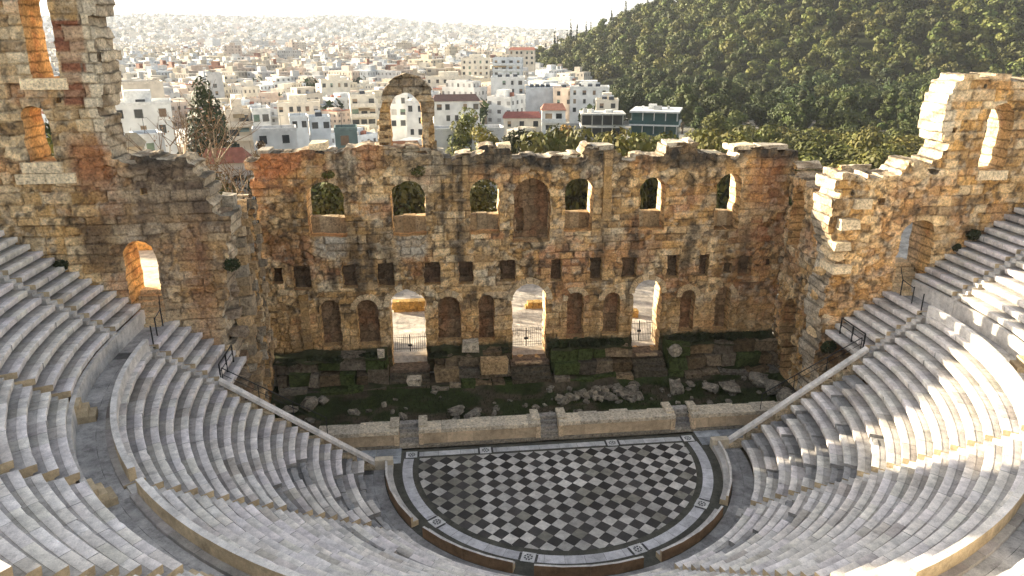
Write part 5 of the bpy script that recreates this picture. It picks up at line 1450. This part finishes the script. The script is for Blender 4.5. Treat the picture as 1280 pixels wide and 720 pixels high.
# town blocks further out: fourteen designs, copied
def block_proto(k):
    g = np.random.default_rng(400 + k); f = FB(); nm = list(P)[k % 7]; c = np.array(P[nm]) * g.uniform(.9, 1.08)
    w = g.uniform(8, 15); d = g.uniform(8, 13); h = g.uniform(8.5, 12.5); us = g.uniform(.75, 1.5)
    f.block(-w / 2, w / 2, -d / 2, d / 2, 0, h, tuple(c), True, tuple(c * .75))
    t = .25
    for (x0, x1, y0, y1) in ((-w / 2 - .05, w / 2 + .05, -d / 2 - .05, -d / 2 + t), (-w / 2 - .05, w / 2 + .05, d / 2 - t, d / 2 + .05), (-w / 2 - .05, -w / 2 + t, -d / 2, d / 2), (w / 2 - t, w / 2 + .05, -d / 2, d / 2)):
        f.block(x0, x1, y0, y1, h - .05, h + .8, tuple(c * 1.02), False)
    hw = w * g.uniform(.2, .35); f.block(-hw + 1, hw, -d * .15, d * .3, h + .002, h + g.uniform(2.2, 3.2), tuple(c * .97), False)
    if k % 3 == 0:
        f.block(-w / 2 + 1.2, w / 2 - 1.2, -d / 2 + 2.4, d / 2 - 1, h + .004, h + 2.9, tuple(c), True)
    if k % 2 == 0:
        z = h - 2.2
        while z > 2: f.block(-w / 2 + .5, w / 2 - .5, -d / 2 - 1.3, -d / 2 - .02, z - .85, z, tuple(c * 1.0), False, tuple(c * .6)); z -= 3.0
    for q in range(int(g.integers(6, 13))):
        a = g.uniform(-w / 2 + 1, w / 2 - 2); b = g.uniform(-d / 2 + 1, d / 2 - 2); cc = [(.5, .5, .52), (.3, .3, .3), (.6, .58, .55), (.35, .15, .1)][int(g.integers(0, 4))]
        f.block(a, a + g.uniform(.6, 1.6), b, b + g.uniform(.5, 1.4), h + .006 + q * .003, h + g.uniform(.5, 1.9), cc, False)
    if k == 4:
        f.block(-w / 2 - .2, w / 2 + .2, -d / 2 - .2, d / 2 + .2, h + .81, h + 1.1, (.33, .14, .09), False)
    f.UV = [(a * us, b) for a, b in f.UV]
    return f.build('town_block'), nm
PR = [block_proto(k) for k in range(14)]
g = np.random.default_rng(21); spots = []
def grid_spots(d0, d1, step, b0, b1):
    out = []
    for x in np.arange(-d1, d1, step):
        for y in np.arange(60, d1, step):
            xx = x + g.uniform(-.28, .28) * step; yy = y + g.uniform(-.28, .28) * step
            D = math.hypot(xx - CAMP[0], yy - CAMP[1]); b = bearing(xx, yy)
            if D < d0 or D > d1 or b < b0 or b > b1: continue
            if float(hill(xx, yy)) > .6: continue
            out.append((D, xx, yy))
    return out
spots = [s for s in grid_spots(215, 560, 14.0, -36, 11) if all(abs(s[1] - hx) > 11 or not (-10 < s[2] - hy < 13) for hx, hy in heroes)]
spots = [s for s in spots if s[0] > 250 or bearing(s[1], s[2]) < 2]
infill = [s for s in grid_spots(105, 250, 12.5, -25, 8.5) if all(abs(s[1] - hx) > 7.5 or not (-9 < s[2] - hy < 12) for hx, hy in heroes)]
infill = [s for s in infill if not (s[0] < 150 and -4 < bearing(s[1], s[2]) )]
spots.sort(); spots = sorted(infill) + spots; NEARB = 290
for k, (D, x, y) in enumerate(spots[:NEARB]):
    pr, nm = PR[int(g.integers(0, 14))] if k >= 14 else PR[k]
    o = pr if k < 14 else pr.copy()
    if k >= 14: COL.objects.link(o)
    o.location = (x, y, float(ground(x, y)) - 1.0); o.rotation_euler = (0, 0, -.62 + g.choice([0, PI / 2, PI]) + g.normal() * .16)
    s = g.uniform(.66, .95); o.scale = (s, s, s * g.uniform(.85, 1.05))
    if D < 250:
        s *= .8; o.scale = (s, s, min(s, (CAMP[2] - D * .118 - o.location.z) / 12.5))
    tag(o, 'small %s flat-roofed block packed in the middle distance of the town' % nm, 'building', '%s blocks in the middle distance' % nm)
# the rest of the city to the horizon: one mass
A = [(x, y, 1.0) for D, x, y in spots[NEARB:]] + [(x, y, 1.1) for D, x, y in grid_spots(561, 1300, 19, -36, 12)] + [(x, y, 1.5) for D, x, y in grid_spots(1300, 2600, 34, -33, 12)] + [(x, y, 2.0) for D, x, y in grid_spots(2600, 6200, 62, -32, 13)]
A = np.array(A); n = len(A); w = g.uniform(5, 20, n) * A[:, 2]; d = g.uniform(5, 15, n) * A[:, 2]; h = g.uniform(7, 12, n) * (1 + .25 * (A[:, 2] - 1))
tall = g.random(n) < .02; h[tall] *= 1.9
zb = ground(A[:, 0], A[:, 1]) - 2; th = -.62 + g.normal(size=n) * .2; ca, sa = np.cos(th), np.sin(th)
cols = np.array([np.array(P[k]) for k in P])[g.integers(0, 7, n)] * g.uniform(.75, 1.1, (n, 1)); cols[g.random(n) < .03] = (.30, .15, .10); cols *= (1 - .38 * sstep(500, 2200, np.hypot(A[:, 0], A[:, 1])))[:, None] if False else .8
lx = np.stack([-w, w, w, -w], 1) / 2; ly = np.stack([-d, -d, d, d], 1) / 2
bx = A[:, 0:1] + lx * ca[:, None] - ly * sa[:, None]; by = A[:, 1:2] + lx * sa[:, None] + ly * ca[:, None]
bot = np.stack([bx, by, np.repeat(zb[:, None], 4, 1)], -1); top = np.stack([bx, by, np.repeat((zb + h + 2)[:, None], 4, 1)], -1)
V = []; UV = []; usc = g.uniform(.6, 1.6, n)
for k in range(4):
    j = (k + 1) % 4; V.append(np.stack([bot[:, k], bot[:, j], top[:, j], top[:, k]], 1)); L = (w if k % 2 == 0 else d) * usc; H = h + 2
    UV.append(np.stack([np.stack([0 * L, 120 - H], 1), np.stack([L, 120 - H], 1), np.stack([L, 0 * L + 120], 1), np.stack([0 * L, 0 * L + 120], 1)], 1))
V.append(top); UV.append(np.full((n, 4, 2), -5.))
# roof huts
hb = []
hx = .3 * lx; hy = .3 * ly
tx = A[:, 0:1] + hx * ca[:, None] - hy * sa[:, None]; ty = A[:, 1:2] + hx * sa[:, None] + hy * ca[:, None]
b2 = np.stack([tx, ty, np.repeat((zb + h + 2)[:, None], 4, 1)], -1); t2 = np.stack([tx, ty, np.repeat((zb + h + 4.6)[:, None], 4, 1)], -1)
for k in range(4): j = (k + 1) % 4; V.append(np.stack([b2[:, k], b2[:, j], t2[:, j], t2[:, k]], 1)); UV.append(np.full((n, 4, 2), -5.))
V.append(t2); UV.append(np.full((n, 4, 2), -5.))
V = np.stack(V, 1).reshape(-1, 3); UV = np.stack(UV, 1).reshape(-1, 2); C = np.repeat(cols, 40, 0)
o = mesh('city', V, [np.arange(len(V)).reshape(-1, 4)], 'facade', C, uv=UV); tag(o, 'pale hazy city of flat-roofed blocks reaching the far ridge', 'city', kind='stuff')
# street trees between the far blocks: one mass
sel = np.array([(x, y) for D, x, y in grid_spots(230, 1500, 27, -36, 12)] + [(x, y) for D, x, y in grid_spots(1500, 6000, 95, -33, 13)])
sel = sel[g.random(len(sel)) < .8]
V0, F0, C0 = leaves([(0, 0, 4, 3.2, 3.2, 2.8), (1.5, 1, 5.5, 2, 2, 2)], 60, 1.3, 99)
nT = len(sel); sc = g.uniform(.7, 1.3, nT) * (1 + sstep(1200, 4000, np.hypot(sel[:, 0], sel[:, 1])) * 1.6)
VV = V0[None] * sc[:, None, None] + np.stack([sel[:, 0], sel[:, 1], ground(sel[:, 0], sel[:, 1])], 1)[:, None, :]
o = mesh('city_trees', VV.reshape(-1, 3), [(F0[None] + (np.arange(nT) * len(V0))[:, None, None]).reshape(-1, 4)], 'pine_leaf', (C0[None] * g.uniform(.6, 1.3, (nT, 1, 1))).reshape(-1, 3)); tag(o, 'dark street trees scattered between the far city blocks', 'trees', kind='stuff')
# low ruined walls on the sunlit ground behind the stage doors
for k, (x0, x1, y, h, lab) in enumerate(((-12.1, -8.5, 25.0, 1.35, 'low crumbling ochre wall on the sunlit ground behind the left stage door'), (.9, 2.6, 24.4, 1.2, 'short ochre wall stump on the sunlit ground behind the middle stage door'),
                                         (10.2, 11.3, 21.0, 1.2, 'short ochre wall stump on the sunlit ground behind the right stage door'), (-34.5, -29.5, 17.0, 3.2, 'yellow stone wall on the sunlit ground behind the left doorway'))):
    m = MB(); z0 = float(ground((x0 + x1) / 2, y)) - .1 if k < 3 else 9.0
    if k == 3:
        m.box(x0, x1, y, y + .8, 0.5, 13.2, OCHRE * 1.5)
    for r in range(int(h / .4)):
        x = x0 + random.random() * .3
        while x < x1 - .2:
            e = min(x + random.uniform(.4, .9), x1)
            if r < h / .4 - 1 or random.random() < .6: m.box(x + .015, e - .015, y + random.random() * .15, y + .9, z0 + r * .4, z0 + r * .4 + .38, np.array([.46, .30, .11]) * random.uniform(.75, 1.2), jit=.04)
            x = e
    o = m.build('ruined_wall', 'masonry'); tag(o, lab, 'low wall', 'low ruined walls behind the stage')
m = MB(); g = np.random.default_rng(31)
y = 16.05
while y < 37:
    hy_ = g.uniform(.8, 1.3); x = -22 + g.random()
    while x < 24:
        e = x + g.uniform(1.0, 2.2); m.add([[x + .02, y + .02, 1.425], [e - .02, y + .02, 1.425], [e - .02, y + hy_ - .02, 1.425], [x + .02, y + hy_ - .02, 1.425]], [[0, 1, 2, 3]], np.array([.50, .46, .40]) * g.uniform(.7, 1.1)); x = e
    y += hy_
o = m.build('forecourt_paving', 'pavement'); tag(o, kind='structure')
m = MB()
for k in range(2): m.box(-34, -22.5, 7.2 + 4.6 * k, 11.7 + 4.6 * k, 8.5, 10.85, (.6, .55, .45))
o = m.build('terrace', 'pavement'); tag(o, kind='structure')

# ------------------------------------------------------------------ light, air, camera
SUN_A, SUN_E = 28.0, 14.8
world = bpy.data.worlds.new('World'); scene.world = world; world.use_nodes = True
nt = world.node_tree; bg = nt.nodes['Background']; sky = nt.nodes.new('ShaderNodeTexSky')
sky.sky_type = 'NISHITA'; sky.sun_disc = False; sky.sun_elevation = D2R(SUN_E)
ts = np.array([-math.cos(D2R(SUN_A)), math.sin(D2R(SUN_A))]) * math.cos(D2R(SUN_E)); tsz = math.sin(D2R(SUN_E))
sky.sun_rotation = math.atan2(ts[0], ts[1])
sky.altitude = 100; sky.air_density = 1.0; sky.dust_density = 2.0; sky.ozone_density = 1.0
hs = nt.nodes.new('ShaderNodeHueSaturation'); hs.inputs['Saturation'].default_value = .45; nt.links.new(sky.outputs[0], hs.inputs['Color']); nt.links.new(hs.outputs[0], bg.inputs['Color']); bg.inputs['Strength'].default_value = .052
sl = bpy.data.lights.new('sun', 'SUN'); sl.energy = 3.3; sl.angle = D2R(.53); sl.color = (1.0, .86, .64)
so = bpy.data.objects.new('sun', sl); COL.objects.link(so)
so.rotation_euler = Vector((ts[0], ts[1], tsz)).to_track_quat('Z', 'Y').to_euler(); so.location = (-60, 40, 60)

cam = bpy.data.cameras.new('camera'); co = bpy.data.objects.new('camera', cam); COL.objects.link(co); scene.camera = co
yaw, pit, roll = .1018, .3345, -.0049
fw = np.array([math.sin(yaw) * math.cos(pit), math.cos(yaw) * math.cos(pit), -math.sin(pit)])
r = np.array([math.cos(yaw), -math.sin(yaw), 0]); u = np.cross(r, fw)
r2 = math.cos(roll) * r + math.sin(roll) * u; u2 = -math.sin(roll) * r + math.cos(roll) * u
Mx = Matrix(((r2[0], u2[0], -fw[0], CAMP[0]), (r2[1], u2[1], -fw[1], CAMP[1]), (r2[2], u2[2], -fw[2], CAMP[2]), (0, 0, 0, 1)))
co.matrix_world = Mx; cam.sensor_width = 36; cam.lens = 910 / 1280 * 36; cam.clip_end = 20000; cam.clip_start = .1

HAZE = True
if HAZE:
    m = bpy.data.materials.new('haze'); m.use_nodes = True; t = m.node_tree; t.nodes.remove(t.nodes['Principled BSDF'])
    v = t.nodes.new('ShaderNodeVolumePrincipled'); v.inputs['Density'].default_value = .00008; v.inputs['Color'].default_value = (.86, .91, 1.0, 1); v.inputs['Anisotropy'].default_value = 0
    t.links.new(v.outputs[0], t.nodes['Material Output'].inputs['Volume']); MATS['haze'] = m
    b = MB(); b.box(-7900, 7900, -330, 8800, -8, 215); o = b.build('haze', 'haze'); tag(o, kind='stuff'); o['label'] = 'pale haze lying over the far city'; o['category'] = 'haze'

scene.view_settings.view_transform = 'Standard'; scene.view_settings.look = 'None'; scene.view_settings.gamma = 1.0
scene.view_settings.exposure = 2.7
cy = scene.cycles
cy.max_bounces = 6; cy.diffuse_bounces = 4; cy.glossy_bounces = 2; cy.transmission_bounces = 2; cy.volume_bounces = 1; cy.transparent_max_bounces = 4
cy.use_denoising = True; cy.use_adaptive_sampling = True; cy.adaptive_threshold = .02
cy.sample_clamp_indirect = 6
